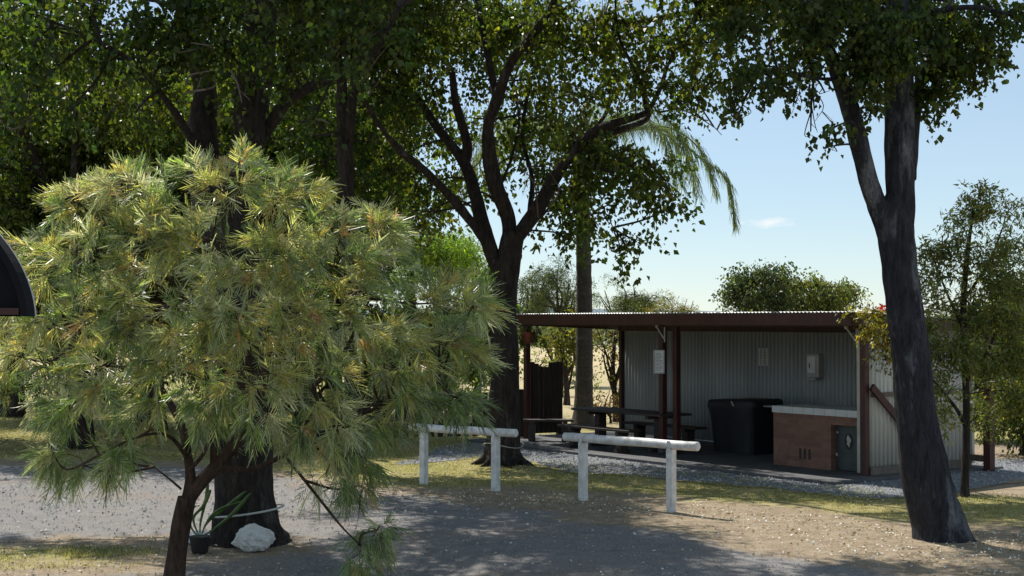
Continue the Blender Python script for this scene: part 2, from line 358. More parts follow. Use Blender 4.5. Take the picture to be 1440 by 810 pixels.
def corrug(name, mat, p0, p1, z0, z1, n, amp=.009, thick=.004, parent=sh):
    """wavy sheet from p0 to p1 (local xy)"""
    p0 = np.array(p0, float); p1 = np.array(p1, float); k = n*8+1; t = np.linspace(0, 1, k); d = p1-p0; nrm = np.array([-d[1], d[0]])/np.linalg.norm(d)
    q = p0+d*t[:, None]+nrm*(amp*np.tanh(2.2*np.sin(t*n*2*math.pi)))[:, None]; b = q+nrm*thick
    zz = lambda z: np.full(k, z) if np.isscalar(z) else z
    V = np.concatenate([np.column_stack([q, zz(z0)]), np.column_stack([q, zz(z1)]), np.column_stack([b, zz(z0)]), np.column_stack([b, zz(z1)])])
    fc = []
    for i in range(k-1): fc += [(i, i+1, k+i+1, k+i), (2*k+i+1, 2*k+i, 3*k+i, 3*k+i+1), (k+i, k+i+1, 3*k+i+1, 3*k+i), (i+1, i, 2*k+i, 2*k+i+1)]
    return MB().add(V, fc).build(name, M[mat], parent, smooth=True)
corrug('back_wall', 'wall_green', (-W+.02, D), (-.02, D), .06, 2.22, 88, amp=.02)
corrug('side_wall', 'wall_pale', (.0, .1), (.0, D), .16, 2.33, 25, amp=.018)
MB().box((-.125, .05, 1.17), (.11, .05, 2.2)).build('corner_trim', M['cream_trim'], sh, bevel=.004)
MB().box((-W+.0, D-.05, 1.15), (.08, .08, 2.2)).build('corner_trim', M['beam_dark'], sh)
MB().box((.02, D+.02, 1.2), (.07, .06, 2.2)).build('corner_trim', M['cream_trim'], sh)
MB().box((.045, D/2, .11), (.06, D-.1, .12)).build('bottom_plate', M['plate'], sh)
MB().box((.04, D/2+.02, 1.27), (.045, D-.2, .07)).build('wall_rail', M['plate'], sh)
MB().bar((.1, .05, 1.40), (.1, 1.45, .2), .05, .11).build('brace', M['red_paint'], sh)
# post standing clear of the back corner, tied to the wall by the rail
q = np.array([7.62, 23.9])-A; lx = q@(-UU); ly = q@VV
MB().box((lx, ly, 1.2), (.13, .13, 2.4)).build('post', M['red_paint'], sh, bevel=.005)
MB().bar((.05, D-.05, .2), (lx-.06, ly, .2), .05, .1).build('bottom_plate', M['plate'], sh)
MB().bar((.05, D-.05, 2.28), (lx-.06, ly, 2.28), .05, .1).build('tie_beam', M['beam_dark'], sh)
# roof
def roof():
    k = 118*6+1; x = np.linspace(-W-.25, .3, k); wv = .009*np.sin(np.linspace(0, 118*2*math.pi, k)); V = []; fc = []
    for y, z in ((-.62, 2.545), (D+.25, 2.40)):
        V.append(np.column_stack([x, np.full(k, y), z+wv])); V.append(np.column_stack([x, np.full(k, y), z+wv-.004]))
    V = np.concatenate(V)
    for i in range(k-1): fc += [(i, i+1, 2*k+i+1, 2*k+i), (k+i+1, k+i, 3*k+i, 3*k+i+1), (i+1, i, k+i, k+i+1), (2*k+i, 2*k+i+1, 3*k+i+1, 3*k+i)]
    return MB().add(V, fc).build('roof', M['zinc'], sh, smooth=True)
rf = roof()
MB().box((-W/2+.025, -.60, 2.432), (W+.54, .035, .19)).build('fascia', M['red_paint'], sh, bevel=.004)
b = MB().bar((-W-.22, -.58, 2.43), (-W-.22, D+.2, 2.30), .035, .17); b.build('fascia', M['beam_dark'], sh)
MB().bar((.28, -.58, 2.43), (.28, D+.2, 2.30), .035, .17).build('fascia', M['red_paint'], sh)
MB().box((-W/2, 0, 2.37), (W+.1, .05, .13)).build('beam', M['beam_dark'], sh)
MB().box((-W/2, D-.09, 2.25), (W+.1, .05, .10)).build('beam', M['beam_dark'], sh)
for x in np.arange(-W+.05, 0, 1.1): MB().bar((x, -.57, 2.44), (x, D+.15, 2.32), .045, .09).build('rafter', M['beam_dark'], sh)
for px_ in (-4.56, -.1):
    m = MB().bar((px_+.02, -.08, 2.3), (px_+.02, -.08, 2.03), .02, .02); m.bar((px_-.19, -.08, 2.30), (px_+.0, -.08, 2.1), .018, .022); m.cyl((px_-.2, -.085, 2.31), (px_-.2, -.06, 2.31), .03, 10)
    m.build('bracket', M['steel_grey'], sh)
# frame hung on the middle post
s1 = thing('notice_frame', 'white framed notice hung on the front middle post', 'notice', loc2w(4.68, -.085, 1.68), ANG+math.radians(25), local=True)
m = MB()
for a_, b_, c_, d_ in ((0, .2, .21, .02), (0, -.2, .21, .02), (.095, 0, .02, .38), (-.095, 0, .02, .38)): m.box((a_, -.01, b_), (c_, .025, d_))
m.build('frame', M['steel_grey'], s1); MB().box((0, 0, 0), (.175, .012, .385)).build('sheet', M['paper'], s1)
m = MB()
for i, z in enumerate(np.linspace(.15, -.15, 13)): w = .13 if i % 4 else .09; m.box((-.065+w/2, -.0085, z), (w, .004, .006))
m.build('print', M['ink'], s1)
def wallpos(px):
    k = (px-720)/F; t = (7.45-k*24.35)/(.577+k*.816); return t
t = wallpos(1074); s2 = thing('paper_notice', 'pale paper notice stuck on the back wall above the covered grill', 'notice', loc2w(t, D-.014, 1.73), ANG, local=True)
MB().box((0, 0, 0), (.26, .004, .33)).build('sheet', M['steel_grey'], s2); m = MB()
for z in np.linspace(.12, -.12, 9): m.box((0, -.004, z), (.19, .003, .007))
m.build('print', M['ink'], s2)
t = wallpos(1151); s3 = thing('wall_box', 'cream metal coin box with a dark slot on the back wall above the brick bench', 'wall box', loc2w(t, D-.01, 1.6), ANG, local=True)
MB().box((0, -.075, .0), (.3, .15, .42)).build('case', M['steel_grey'], s3, bevel=.012); MB().box((-.02, -.158, .02), (.2, .012, .3)).build('cover', M['paper'], s3, bevel=.006)
MB().box((-.06, -.168, .0), (.02, .008, .09)).build('slot', M['ink'], s3); MB().box((0, -.1, -.235), (.16, .12, .045)).build('tray', M['steel_grey'], s3, bevel=.01)
# brick bench
bb = thing('brick_bench', 'red brick bench with white tiled top under the shelter roof', 'bench', loc2w(1.15, .14, .047), ANG, local=True)
BW = 1.86; z1 = .9
m = MB(); m.box((-.3, .36, z1/2), (1.26, .72, z1)); m.box((.63, .44, z1/2+.0), (.6, .56, z1-.002)); m.box((.61, .08, z1-.09), (.58, .158, .178)); m.box((.89, .08, (z1-.18)/2), (.05, .158, z1-.184)); m.build('brickwork', M['brick'], bb)
m = MB()
for i in range(8): m.box((-BW/2+(i+.5)*BW/8-.01, -.013, z1+.012), (BW/8-.005, .03, .108))
for i in range(8):
    for j in range(3): m.box((-BW/2+(i+.5)*BW/8-.01, .12+j*.24, z1+.058), (BW/8-.005, .235, .016))
m.build('tiled_top', M['tile'], bb, bevel=.003); MB().box((-.01, .365, z1+.024), (BW-.01, .73, .046)).build('slab_edge', M['cream_trim'], bb)
dr = MB().box((.595, .13, .36), (.53, .03, .70)).build('door', M['door_metal'], bb, bevel=.004)
MB().box((.36, .105, .25), (.03, .03, .05)).build('latch', M['steel_grey'], dr); MB().cyl((.37, .10, .6), (.37, .12, .6), .018, 10).build('knob', M['steel_grey'], dr)

def oval(n, rx, rz, irr=0): return [(rx*(1+irr*math.sin(5*a+1)+irr*.7*math.cos(3*a))*math.cos(a), rz*(1+irr*math.sin(4*a))*math.sin(a)) for a in np.linspace(0, 2*math.pi, n, endpoint=False)]
def plate(pts, y, th, cx, cz):
    n = len(pts); V = [(cx+a, y, cz+c) for a, c in pts]+[(cx+a, y+th, cz+c) for a, c in pts]
    return MB().add(V, [tuple(range(n))[::1], tuple(range(2*n-1, n-1, -1))]+[(i, i+n, (i+1) % n+n, (i+1) % n) for i in range(n)])
plate(oval(28, .085, .13), .108, .006, .60, .47).build('badge', M['black_plastic'], dr); plate(oval(36, .038, .085, .2), .103, .004, .60, .475).build('badge_emblem', M['cream_trim'], dr)
m = MB()
for i in range(3): m.box((-.33+i*.1, -.001, .22), (.045, .006, .17))
m.build('vent_slots', M['black_plastic'], bb)
# covered grill
gl = thing('covered_grill', 'barbecue under a black fitted cover beside the brick bench', 'barbecue', loc2w(4.0, 1.35, .047), ANG, local=True)
def coverbox(w, d, h):
    V = []; fc = []; k = 48; lv = [(0, .80), (.25, .83), (.55, .88), (.8, .95), (.86, 1.0), (.93, 1.0), (.97, .985), (1.0, .93)]
    for i, (zf, s_) in enumerate(lv):
        for j in range(k):
            a = 2*math.pi*j/k; c_, s2_ = math.cos(a), math.sin(a); e = .28
            x = w/2*s_*math.copysign(abs(c_)**e, c_); y = d/2*s_*math.copysign(abs(s2_)**e, s2_)
            wob = (1-zf)*.02*math.sin(j*1.7+i)+.012*noise.noise(Vector((x*4, y*4, zf*3)))
            V.append((x*(1+wob), y*(1+wob), h*zf+(.03*noise.noise(Vector((x*3, y*3, 2))) if zf > .8 else 0)+(.035*x if zf > .8 else 0)))
    n = len(lv)
    for i in range(n-1):
        for j in range(k): fc.append((i*k+j, i*k+(j+1) % k, (i+1)*k+(j+1) % k, (i+1)*k+j))
    fc.append(tuple((n-1)*k+j for j in range(k))); return MB().add(V, fc)
coverbox(1.25, .85, .95).build('cover', M['tarp'], gl, smooth=True)
for x in (-.42, .42):
    for y in (-.26, .26): MB().cyl((x, y, 0), (x, y, .1), .035, 10).build('castor', M['black_plastic'], gl)
MB().box((.78, .05, .86), (.32, .42, .02)).build('side_shelf', M['steel_grey'], gl, bevel=.004)
MB().bar((.1, -.43, .93), (.16, -.43, .85), .01, .02).build('tie', M['cord'], gl)
# picnic table and benches (world positions, parallel to the front)
def tablefn(c, L, name, label, cat, wid, h, g=None):
    t_ = thing(name, label, cat, (c[0], c[1], .047), ANG, g, local=True); n = max(2, int(round(wid/.15)))
    m = MB()
    for i in range(n): m.box((0, (i-(n-1)/2)*wid/n, h-.02), (L, wid/n-.008, .04))
    m.build('seat' if h < .6 else 'tabletop', M['wood_dark'], t_, bevel=.004)
    for s_ in (-1, 1):
        m = MB(); m.box((s_*L*.33, 0, (h-.1)/2), (.14, min(.18, wid*.6), h-.1)); m.box((s_*L*.33, 0, h-.075), (.09, wid*.85, .06)); m.box((s_*L*.33, 0, .03), (.1, min(wid, .5), .06)); m.build('leg', M['wood_dark'], t_, bevel=.006)
    return t_
tablefn((2.18, 27.75), 2.6, 'picnic_table', 'long dark timber picnic table behind the right white rail', 'table', .75, .70)
tablefn((1.57, 27.4), 2.1, 'timber_bench', 'dark timber bench on the near side of the picnic table', 'bench', .3, .42, 'benches at the picnic table')
tablefn((2.85, 28.15), 2.1, 'timber_bench', 'dark timber bench on the wall side of the picnic table', 'bench', .3, .42, 'benches at the picnic table')
t_ = tablefn((.72, 29.55), 1.0, 'timber_bench', 'short weathered bench against the paling gate at the shelter corner', 'bench', .28, .42); t_.rotation_euler[2] = -.05
# hanging pot
hp = P(743, 474, 29.6); hb = thing('hanging_basket', 'orange plastic pot of trailing plant hung at the left roof corner', 'hanging pot', hp)
m = MB(); m.tube([hp+[0, 0, -.13], hp+[0, 0, -.10], hp+[0, 0, .02], hp+[0, 0, .1]], [.09, .11, .145, .155], 20); m.build('pot', M['terracotta'], hb)
m = MB()
for a in (0, 2.1, 4.2): m.tube([hp+[.14*math.cos(a), .14*math.sin(a), .09], hp+[.05*math.cos(a), .05*math.sin(a), .2], hp+[0, 0, .26]], .004, 4)
m.build('hanger', M['steel_grey'], hb)
bl = [((hp+[0, 0, .1]), .19, 1), ((hp+[-.17, 0, -.02]), .13, 1), (hp+[.2, 0, -.05], .12, 1)]
V, C = blob_leaves(bl, 900, .06, (.07, .11, .035), .35, spread=.05); quadmesh('plant', V, C, M['leaf'], hb)

# ------------------------------------------------------------ hitching rails
def rail(label, posts, e0, e1):
    (x0, y0), (x1, y1) = posts; a = G(x0, y0); b = G(x1, y1); u = unit(b-a); r = thing('post_rail', label, 'rail', (a+b)/2, 0, 'white log rails beside the road'); H = .83
    for q, tl in ((a, .0), (b, 0)):
        m = MB(); m.box(q+[0, 0, (H-.06)/2-.02], (.098, .098, H-.02), rz=math.atan2(u[1], u[0])); m.build('post', M['white_paint'], r, bevel=.008)
    p0 = a-u*e0+[0, 0, H]; p1 = b+u*e1+[0, 0, H]; n = 14; pts = [p0+(p1-p0)*i/n+[0, 0, .003*math.sin(i*.9)] for i in range(n+1)]
    pts = [p0-u*.0]+pts[0:]; rr = [.045]+[.058+.0012*math.sin(i*1.1) for i in range(n+1)]; pts[0] = p0-u*.012; pts.append(p1+u*.012); rr.append(.046)
    lg = MB().tube(pts, rr, 24).build('log', M['white_paint'], r, smooth=True); lg.data.polygons[-1].use_smooth = False; lg.data.polygons[-2].use_smooth = False
    for q in (a, b): MB().box(q+[0, 0, H-.02]-np.array([-u[1], u[0], 0])*.052*np.sign(u[0]), (.045, .012, .14), rz=math.atan2(u[1], u[0])).build('strap', M['white_paint'], r)
rail('white log rail on two square posts, the one in front of the picnic table', ((820, 703), (944, 717)), .33, .42)
rail('white log rail on two square posts, partly hidden by the feathery bush', ((596, 681), (697, 690)), .25, .36)

# ------------------------------------------------------------ fence behind the central tree
def fence(label, a, b, h, gap):
    a = np.array(a, float); b = np.array(b, float); L = np.linalg.norm(b-a); u = (b-a)/L; f = thing('paling_fence', label, 'fence', (a+b)/2); nrm = np.array([-u[1], u[0], 0]); rz = math.atan2(u[1], u[0])
    m = MB(); s_ = 0; i = 0
    while s_ < L:
        w = .095+.02*rng.random(); hh = h+.05*rng.normal()
        m.box(a+u*(s_+w/2)+[0, 0, hh/2+.05], (w, .018, hh-.06), rz=rz+.01*rng.normal()); s_ += w+gap*(.4+1.2*rng.random())
    m.build('palings', M['fence_wood'], f)
    for z in (.3, h-.2): MB().bar(a+nrm*.03+[0, 0, z], b+nrm*.03+[0, 0, z], .04, .08).build('rail', M['fence_wood'], f)
    for q in (a, b): MB().box(q+nrm*.09+[0, 0, h/2+.03], (.1, .1, h+.06), rz=rz).build('post', M['fence_wood'], f)
fence('dark tall paling gate panel at the left corner of the shelter', (.45, 31.0, 0), (1.03, 31.3, 0), 1.5, .007)
fence('low dark picket fence seen beneath the left white rail', (-2.9, 29.6, 0), (.2, 30.6, 0), .95, .07)

# ------------------------------------------------------------ trees
def tree(name, label, cat, base, group=None): return thing(name, label, cat, base, 0, group)
def B(px, py, rp, d, k=1.0, ry=1.0, rz=.85): c = P(px, py, d); r = rp/F*d; return (c, (r, r*ry, r*rz), k)
# central tree
dC = 25.3; base = G(702, 652); base[1] = dC; base = P(706, 652, dC); base[2] = 0
ct = tree('shade_tree', 'dark many-limbed tree spreading over the left end of the shelter', 'tree', base)
limbs = [
 ([(706, 662, 62), (707, 645, 50), (708, 600, 45), (709, 540, 42), (709, 470, 35.7), (710, 410, 35.0), (716, 360, 36.5), (722, 325, 33.4)], None),
 ([(716, 352, 22.8), (714, 306, 22.8), (693, 249, 21.3), (686, 181, 18.2), (699, 140, 16.7), (719, 88, 13.7), (766, 26, 10.6), (785, -20, 8.4), (790, -90, 5.3)], [0, 0, -.2, -.4, -.5, -.7, -1, -1.2, -1.4]),
 ([(699, 145, 12.2), (688, 88, 9.9), (673, 10, 7.6), (668, -60, 4.6)], [-.5, -.3, 0, .2]),
 ([(708, 395, 22.8), (693, 358, 21.3), (678, 311, 19.8), (667, 270, 17.5), (652, 228, 15.2), (616, 181, 12.9), (584, 135, 10.6), (548, 98, 8.4), (527, 73, 6.1), (505, 30, 3.8)], [0, 0, .1, .3, .5, .8, 1, 1.2, 1.4, 1.5]),
 ([(653, 232, 14.4), (657, 202, 13.7), (641, 145, 11.4), (636, 101, 10.6)], [.5, .4, .3, .2]),
 ([(690, 352, 15.2), (678, 332, 14.4), (636, 280, 12.2), (595, 238, 10.6), (558, 207, 9.1), (527, 166, 6.8), (509, 130, 5.3), (500, 90, 3.8)], [0, -.1, -.5, -.9, -1.3, -1.7, -2, -2.1]),
 ([(722, 340, 22.8), (743, 311, 19.8), (761, 285, 18.2), (781, 249, 16.7), (813, 207, 15.2), (844, 181, 12.9), (890, 166, 9.9), (911, 158, 8.4)], [0, 0, -.1, -.2, -.4, -.6, -.9, -1]),
 ([(800, 222, 12.2), (823, 202, 10.6), (859, 187, 9.9), (906, 170, 8.4), (914, 150, 7.6)], [-.3, -.3, -.2, -.1, 0]),
 ([(770, 270, 6.8), (800, 215, 6.1), (842, 175, 6.1), (859, 135, 5.3), (850, 90, 4.6), (862, 40, 3.0)], [.2, .5, .8, 1, 1.1, 1.3]),
 ([(911, 160, 7.6), (903, 125, 6.8), (888, 90, 5.3), (870, 50, 3.8), (865, 0, 3.0)], [-1, -1, -1, -1.1, -1.2]),
 ([(911, 158, 6.8), (928, 125, 6.1), (940, 90, 4.6), (960, 50, 3.0), (985, 20, 2.3)], [-1, -1.2, -1.4, -1.5, -1.6]),
 ([(745, 300, 7.6), (748, 250, 6.1), (735, 190, 5.3), (745, 120, 4.6), (760, 70, 3.0)], [.4, .8, 1.2, 1.4, 1.5]),
 ([(720, 318, 6.1), (700, 280, 4.6), (720, 220, 3.8), (730, 170, 3.0), (720, 120, 2.3)], [.3, .5, .7, .9, 1]),
 ([(735, 320, 8.4), (760, 305, 5.3), (772, 292, 3.0)], [-.3, -.6, -.7]),
 ([(925, 158, 3.0), (960, 155, 1.9), (1000, 176, 1.4), (1015, 190, 0.9)], [-1, -1.2, -1.3, -1.3]),
 ([(813, 207, 5.3), (850, 240, 4.6), (880, 235, 3.0), (905, 222, 2.3)], [-.4, -1, -1.4, -1.5]),
 ([(781, 262, 4.6), (812, 300, 3.0), (850, 300, 2.3), (862, 320, 1.5)], [-.2, -.8, -1.2, -1.4]),
]
m = MB(); pts_all = []
for l, dd in limbs:
    p_, r_ = pxpath(l, dC, dd); m.tube(p_, r_, 14, True, .12, 3); pts_all.append(p_)
# buttress roots
for a in np.linspace(.3, 5.9, 7):
    e = base+np.array([math.cos(a), math.sin(a), 0])*(.5+.15*rng.random())+np.array([0, 0, -.03]); p_, r_ = smooth_path([base+[.17*math.cos(a), .17*math.sin(a), .4], base+[.28*math.cos(a), .28*math.sin(a), .1], e], [.10, .08, .02], 5); m.tube(p_, r_, 8, True, .1)
m.build('trunk', M['bark_dark'], ct, smooth=True)
cb = [(560, 60, 60, .5), (610, 20, 60, 0), (600, 110, 40, 1), (545, 140, 45, 1), (545, 230, 45, 1.5), (600, 262, 42, 1.7), (640, 40, 50, 1), (540, 20, 50, 0), (660, 110, 26, 2), (575, 180, 40, 2),
      (630, 190, 30, 2.2), (640, 250, 28, 2.5), (700, 10, 60, 0), (745, 60, 48, .5), (770, 20, 60, -.6), (775, 120, 45, .8), (750, 180, 36, 1.2), (765, 235, 30, 1.2), (810, 80, 50, -.2),
      (830, 130, 38, .6), (840, 30, 60, -.7), (890, 30, 55, -1), (905, 100, 38, -1.2), (870, 95, 35, .1), (940, 60, 50, -1.2), (975, 30, 48, -1.6), (955, 120, 34, -1.6), (990, 105, 32, -1.8),
      (1000, 60, 40, -2), (985, 140, 22, -1.8), (840, 205, 28, -.5), (880, 218, 34, -1), (920, 240, 32, -1.5), (945, 262, 26, -1.7), (950, 285, 14, -1.7), (905, 262, 22, -1.6), (850, 290, 12, -1.3),
      (852, 308, 12, -1.3), (790, 275, 28, .8), (825, 235, 34, -.4), (820, 195, 30, 0), (860, 215, 26, -.6), (800, 330, 14, .2), (822, 268, 24, -.7), (812, 305, 26, .3), (838, 320, 14, -.8), (872, 345, 18, -1.4), (893, 338, 14, -1.5), (885, 352, 8, -1.4), (762, 308, 14, .2),
      (690, 240, 26, 2.6), (720, 200, 36, 2.4), (735, 130, 40, 2), (690, 60, 36, 2), (800, 180, 36, 2), (570, 295, 26, 2), (620, 300, 16, 2.4), (585, 310, 16, 1.8),
      (655, 165, 24, 2.6), (700, 160, 26, 3), (610, 60, 40, 2.2), (660, 10, 40, 2.6)]
blC = [B(x, y, r, dC+dd, k=1.5 if (x > 780 and y > 190) else 1.0) for x, y, r, dd in cb]
nC = len(blC)
for i in range(46):                                        # crown above the frame
    a = rng.random()*6.28; rr = math.sqrt(rng.random())*5.2; z = 8.2+rng.random()*3.4-(rr/5.5)**2*1.5; c = np.array([base[0]+1.0+rr*math.cos(a), dC-.6+rr*math.sin(a)*.9, z]); blC.append((c, (.85, .85, .6), .8))
blC = blC[:nC]+[b for b in blC[nC:] if sunlit(b[0])]
for i in range(20):  # unseen clumps added overhead to dapple the grass with shade
    z = 7.6+1.8*rng.random(); tx, ty = rng.uniform(-2.2, 2.0), rng.uniform(18, 24); blC.append((np.array([tx-.4*z, ty+.58*z, z]), (.5, .5, .35), .9))
m = MB(); allp = np.concatenate(pts_all[1:]); twigs_to(m, allp, blC[:60], .014, 5, 6); twigs_to(m, allp, blC[60:], .03, 5, 1); m.build('twigs', M['bark_dark'], ct)
V, C = blob_leaves(blC, 150, .092, (.06, .105, .026), .72, yellow=.16, gap=.28); quadmesh('crown', V, C, M['leaf'], ct)
# bare pale twigs within the limbs are parts of the tree
for i in range(26):
    s_ = allp[rng.integers(len(allp))]; e = s_+np.array([rng.normal()*.5, rng.normal()*.5, .6+rng.random()*.8]); p_, r_ = smooth_path([s_, (s_+e)/2+rng.normal(0, .12, 3), e], [.016, .011, .004], 6); MB().tube(p_, r_, 5, False).build('bare_twig', M['twig'], ct)
p_ = P(715, 625, dC); cw = [p_*[0, 0, 1]+[base[0]+.02+.34*math.cos(a), dC+.34*math.sin(a), .04*math.sin(a*2)] for a in np.linspace(0, 6.28, 33)]
tag(MB().tube(cw, .007, 5, False).build('wire_loop', M['cord'], None, origin=(base[0], dC, p_[2])), 'pale wire loop tied round the foot of the central dark tree', 'wire')

# right big tree
dR = 16.6; base = P(1323, 760, dR); base[2] = 0
rt = tree('shade_tree', 'large grey barked tree with leaning trunk and two stems at right', 'tree', base)
limbs = [
 ([(1328, 775, 104.2), (1325, 757, 85.6), (1320, 735, 74.4), (1310, 700, 68.8), (1297, 640, 62.3), (1286, 560, 55.8), (1277, 480, 51.2), (1268, 400, 49.3), (1260, 330, 51.2), (1258, 300, 46), (1262, 262, 22)], None),
 ([(1266, 400, 14), (1266, 350, 32), (1266, 290, 40.0), (1266, 210, 40.9), (1265, 130, 40.9), (1263, 50, 39.1), (1258, -50, 33.5), (1262, -200, 26.0), (1275, -380, 13.0)], [0, 0, 0, 0, .1, .1, .2, .2, .3]),
 ([(1262, 400, 12), (1254, 350, 30), (1238, 300, 29.8), (1222, 255, 27.9), (1208, 200, 27.0), (1194, 150, 25.1), (1180, 108, 22.3), (1160, 60, 17.7), (1130, -10, 12.1), (1100, -80, 7.4)], [0, 0, 0, -.1, -.2, -.3, -.4, -.6, -.9, -1.2]),
 ([(1272, 250, 31.6), (1282, 190, 20.5), (1288, 150, 16.7), (1300, 90, 12.1), (1330, 20, 8.4), (1360, -60, 5.6)], [.1, .25, .3, .4, .5, .6]),
 ([(1196, 150, 9.3), (1205, 125, 7.4), (1215, 95, 5.6), (1230, 50, 3.7)], [-.3, -.5, -.6, -.8]),
 ([(1182, 112, 7.4), (1150, 110, 4.7), (1110, 100, 3.3), (1070, 90, 2.3)], [-.4, -.8, -1, -1.2]),
 ([(1265, 60, 13.0), (1310, 20, 9.3), (1370, 10, 6.5), (1420, 20, 3.7)], [0, -.4, -.8, -1]),
]
m = MB(); pts_all = []
for l, dd in limbs: p_, r_ = pxpath(l, dR, dd, 22 if l[0][2] > 8 else 7); m.tube(p_, r_, 64 if l[0][2] > 8 else 14, True, .11, 9); pts_all.append(p_)
m.build('trunk', M['bark_grey'], rt, smooth=True)
rb = [(1030, 30, 34, -1), (1080, 40, 55, -1), (1060, 95, 40, -1.2), (1045, 140, 26, -1.3), (1036, 170, 14, -1.3), (1100, 110, 26, -1), (1075, 150, 14, -1.2), (1130, 20, 60, -.7), (1185, 25, 60, -.3), (1140, 75, 34, -.8), (1160, 130, 16, -.9), (1145, 155, 22, -1), (1115, 150, 16, -1),
      (1168, 180, 18, -.9), (1172, 205, 11, -.9), (1140, 185, 12, -1), (1210, 70, 44, -.6), (1250, 90, 46, -.8), (1255, 40, 60, -.9), (1230, 120, 26, -.7), (1300, 40, 60, -.4), (1310, 100, 40, 0), (1345, 80, 44, .3), (1355, 30, 55, 0), (1385, 70, 34, -.4), (1400, 20, 46, -.5),
      (1350, 110, 20, 0), (1306, 150, 18, .4), (1300, 130, 22, .3), (1372, 90, 22, -.3), (1434, 45, 8, -.8), (1440, 8, 30, -1), (1280, 0, 60, 1), (1200, -10, 60, 1), (1100, -20, 60, 0), (1230, 150, 14, -.5), (1245, 60, 40, .9), (1330, 60, 40, 1)]
blR = [B(x, y, r, dR+dd) for x, y, r, dd in rb]; nv = len(blR)
for i in range(60):
    a = rng.random()*6.28; rr = math.sqrt(rng.random())*3.2; z = 7.4+rng.random()*2.2-(rr/3.2)**2*.3; blR.append((np.array([base[0]+rr*math.cos(a)-1.0, dR+2.0+rr*math.sin(a), z]), (.6, .6, .45), .7))
blR = blR[:nv]+[b for b in blR[nv:] if sunlit(b[0])]
for i in range(34):  # extra leaf clumps out of view, placed to shade the lower right ground
    z = 7.0+1.6*rng.random(); tx = rng.uniform(2.4, 6.5); ty = rng.uniform(12.8, 14.5+(tx-2.4)*.4); blR.append((np.array([tx-.4*z, ty+.58*z, z]), (.55, .55, .4), .75))
m = MB(); allp = np.concatenate([p[len(p)//4::3] for p in pts_all[1:]]); twigs_to(m, allp, blR, .012, 5, 3); m.build('twigs', M['bark_dark'], rt)
V, C = blob_leaves(blR, 420, .062, (.045, .085, .024), .8, yellow=.1, spread=.075, down=1.1, gap=.25); quadmesh('crown', V, C, M['leaf'], rt)

# tree with white rock at its foot
dL = 16.4; base = P(350, 762, dL); base[2] = 0
lt = tree('shade_tree', 'thick dark trunk behind the feathery bush with a white rock at its foot', 'tree', base)
limbs = [
 ([(350, 785, 150), (348, 762, 118), (346, 740, 98), (343, 700, 88), (341, 640, 84), (338, 560, 82), (332, 460, 80), (325, 340, 82), (320, 250, 86)], None),
 ([(335, 300, 60), (345, 230, 52), (350, 180, 48), (360, 100, 48), (367, 20, 46), (372, -80, 38), (385, -220, 26), (400, -380, 12)], [0, -.1, -.2, -.2, -.2, -.1, 0, .1]),
 ([(300, 300, 54), (290, 240, 48), (284, 190, 42), (288, 130, 34), (276, 90, 26), (260, 20, 20), (235, -80, 14), (200, -200, 8)], [0, .1, .2, .3, .4, .5, .6, .7]),
 ([(365, 200, 18), (392, 157, 17), (412, 136, 16), (450, 117, 14), (491, 106, 12), (530, 70, 9), (560, 10, 6)], [0, -.3, -.5, -.8, -1, -1.3, -1.5]),
 ([(272, 200, 12), (240, 150, 10), (190, 90, 8), (120, 50, 5), (50, 20, 3)], [0, -.5, -1, -1.5, -2]),
]
m = MB(); pts_all = []
for l, dd in limbs: p_, r_ = pxpath(l, dL, dd, 16); m.tube(p_, r_, 48, True, .12, 21); pts_all.append(p_)
m.build('trunk', M['bark_dark'], lt, smooth=True)
blL = [B(x, y, r, dL+dd) for x, y, r, dd in [(60, 30, 60, -1.5), (130, 10, 70, -1), (200, 30, 60, -.6), (40, 110, 40, -1.8), (150, 90, 40, -1.2), (0, -10, 70, 0), (70, -20, 70, .5), (20, 80, 40, -1), (140, 50, 50, .5), (260, 20, 60, -.8), (310, 60, 40, -.9), (330, 150, 26, -1), (420, 20, 60, -.8), (460, 60, 46, -1), (500, 10, 50, -1), (400, 90, 36, -.8), (340, 200, 16, -.9), (230, 90, 30, -.6), (440, 170, 24, -1.2), (90, 60, 40, 1), (300, 0, 60, -1), (355, 40, 36, -1), (0, 40, 50, -1), (540, 40, 34, -1.4), (505, 90, 24, -1.3), (10, 150, 34, -1.2), (100, 150, 30, -1.4), (190, 160, 24, -1), (345, 110, 20, -1)]]
nl = len(blL)
for i in range(80):
    a = rng.random()*6.28; rr = math.sqrt(rng.random())*4.3; z = 7.0+rng.random()*3-(rr/4.3)**2*.6; blL.append((np.array([base[0]+.8+rr*math.cos(a), dL+1.4+rr*math.sin(a), z]), (.75, .75, .5), .75))
blL = blL[:nl]+[b for b in blL[nl:] if sunlit(b[0])]
for i in range(64):  # out-of-frame clumps added so their shadows fall on foreground and left island
    z = 7.2+2*rng.random(); tx, ty = (rng.uniform(-1.8, 1.9), rng.uniform(11.0, 18.0)) if i < 54 else (rng.uniform(-5.4, -3.2), rng.uniform(15.3, 16.6)); blL.append((np.array([tx-.4*z, ty+.58*z, z]), (.45, .45, .35), 1.3))
m = MB(); allp = np.concatenate([p[len(p)//4::3] for p in pts_all[1:]]); twigs_to(m, allp, blL, .014, 5, 3); m.build('twigs', M['bark_dark'], lt)
V, C = blob_leaves(blL, 260, .07, (.04, .08, .02), .75, yellow=.1, spread=.11, gap=.25); quadmesh('crown', V, C, M['leaf'], lt)
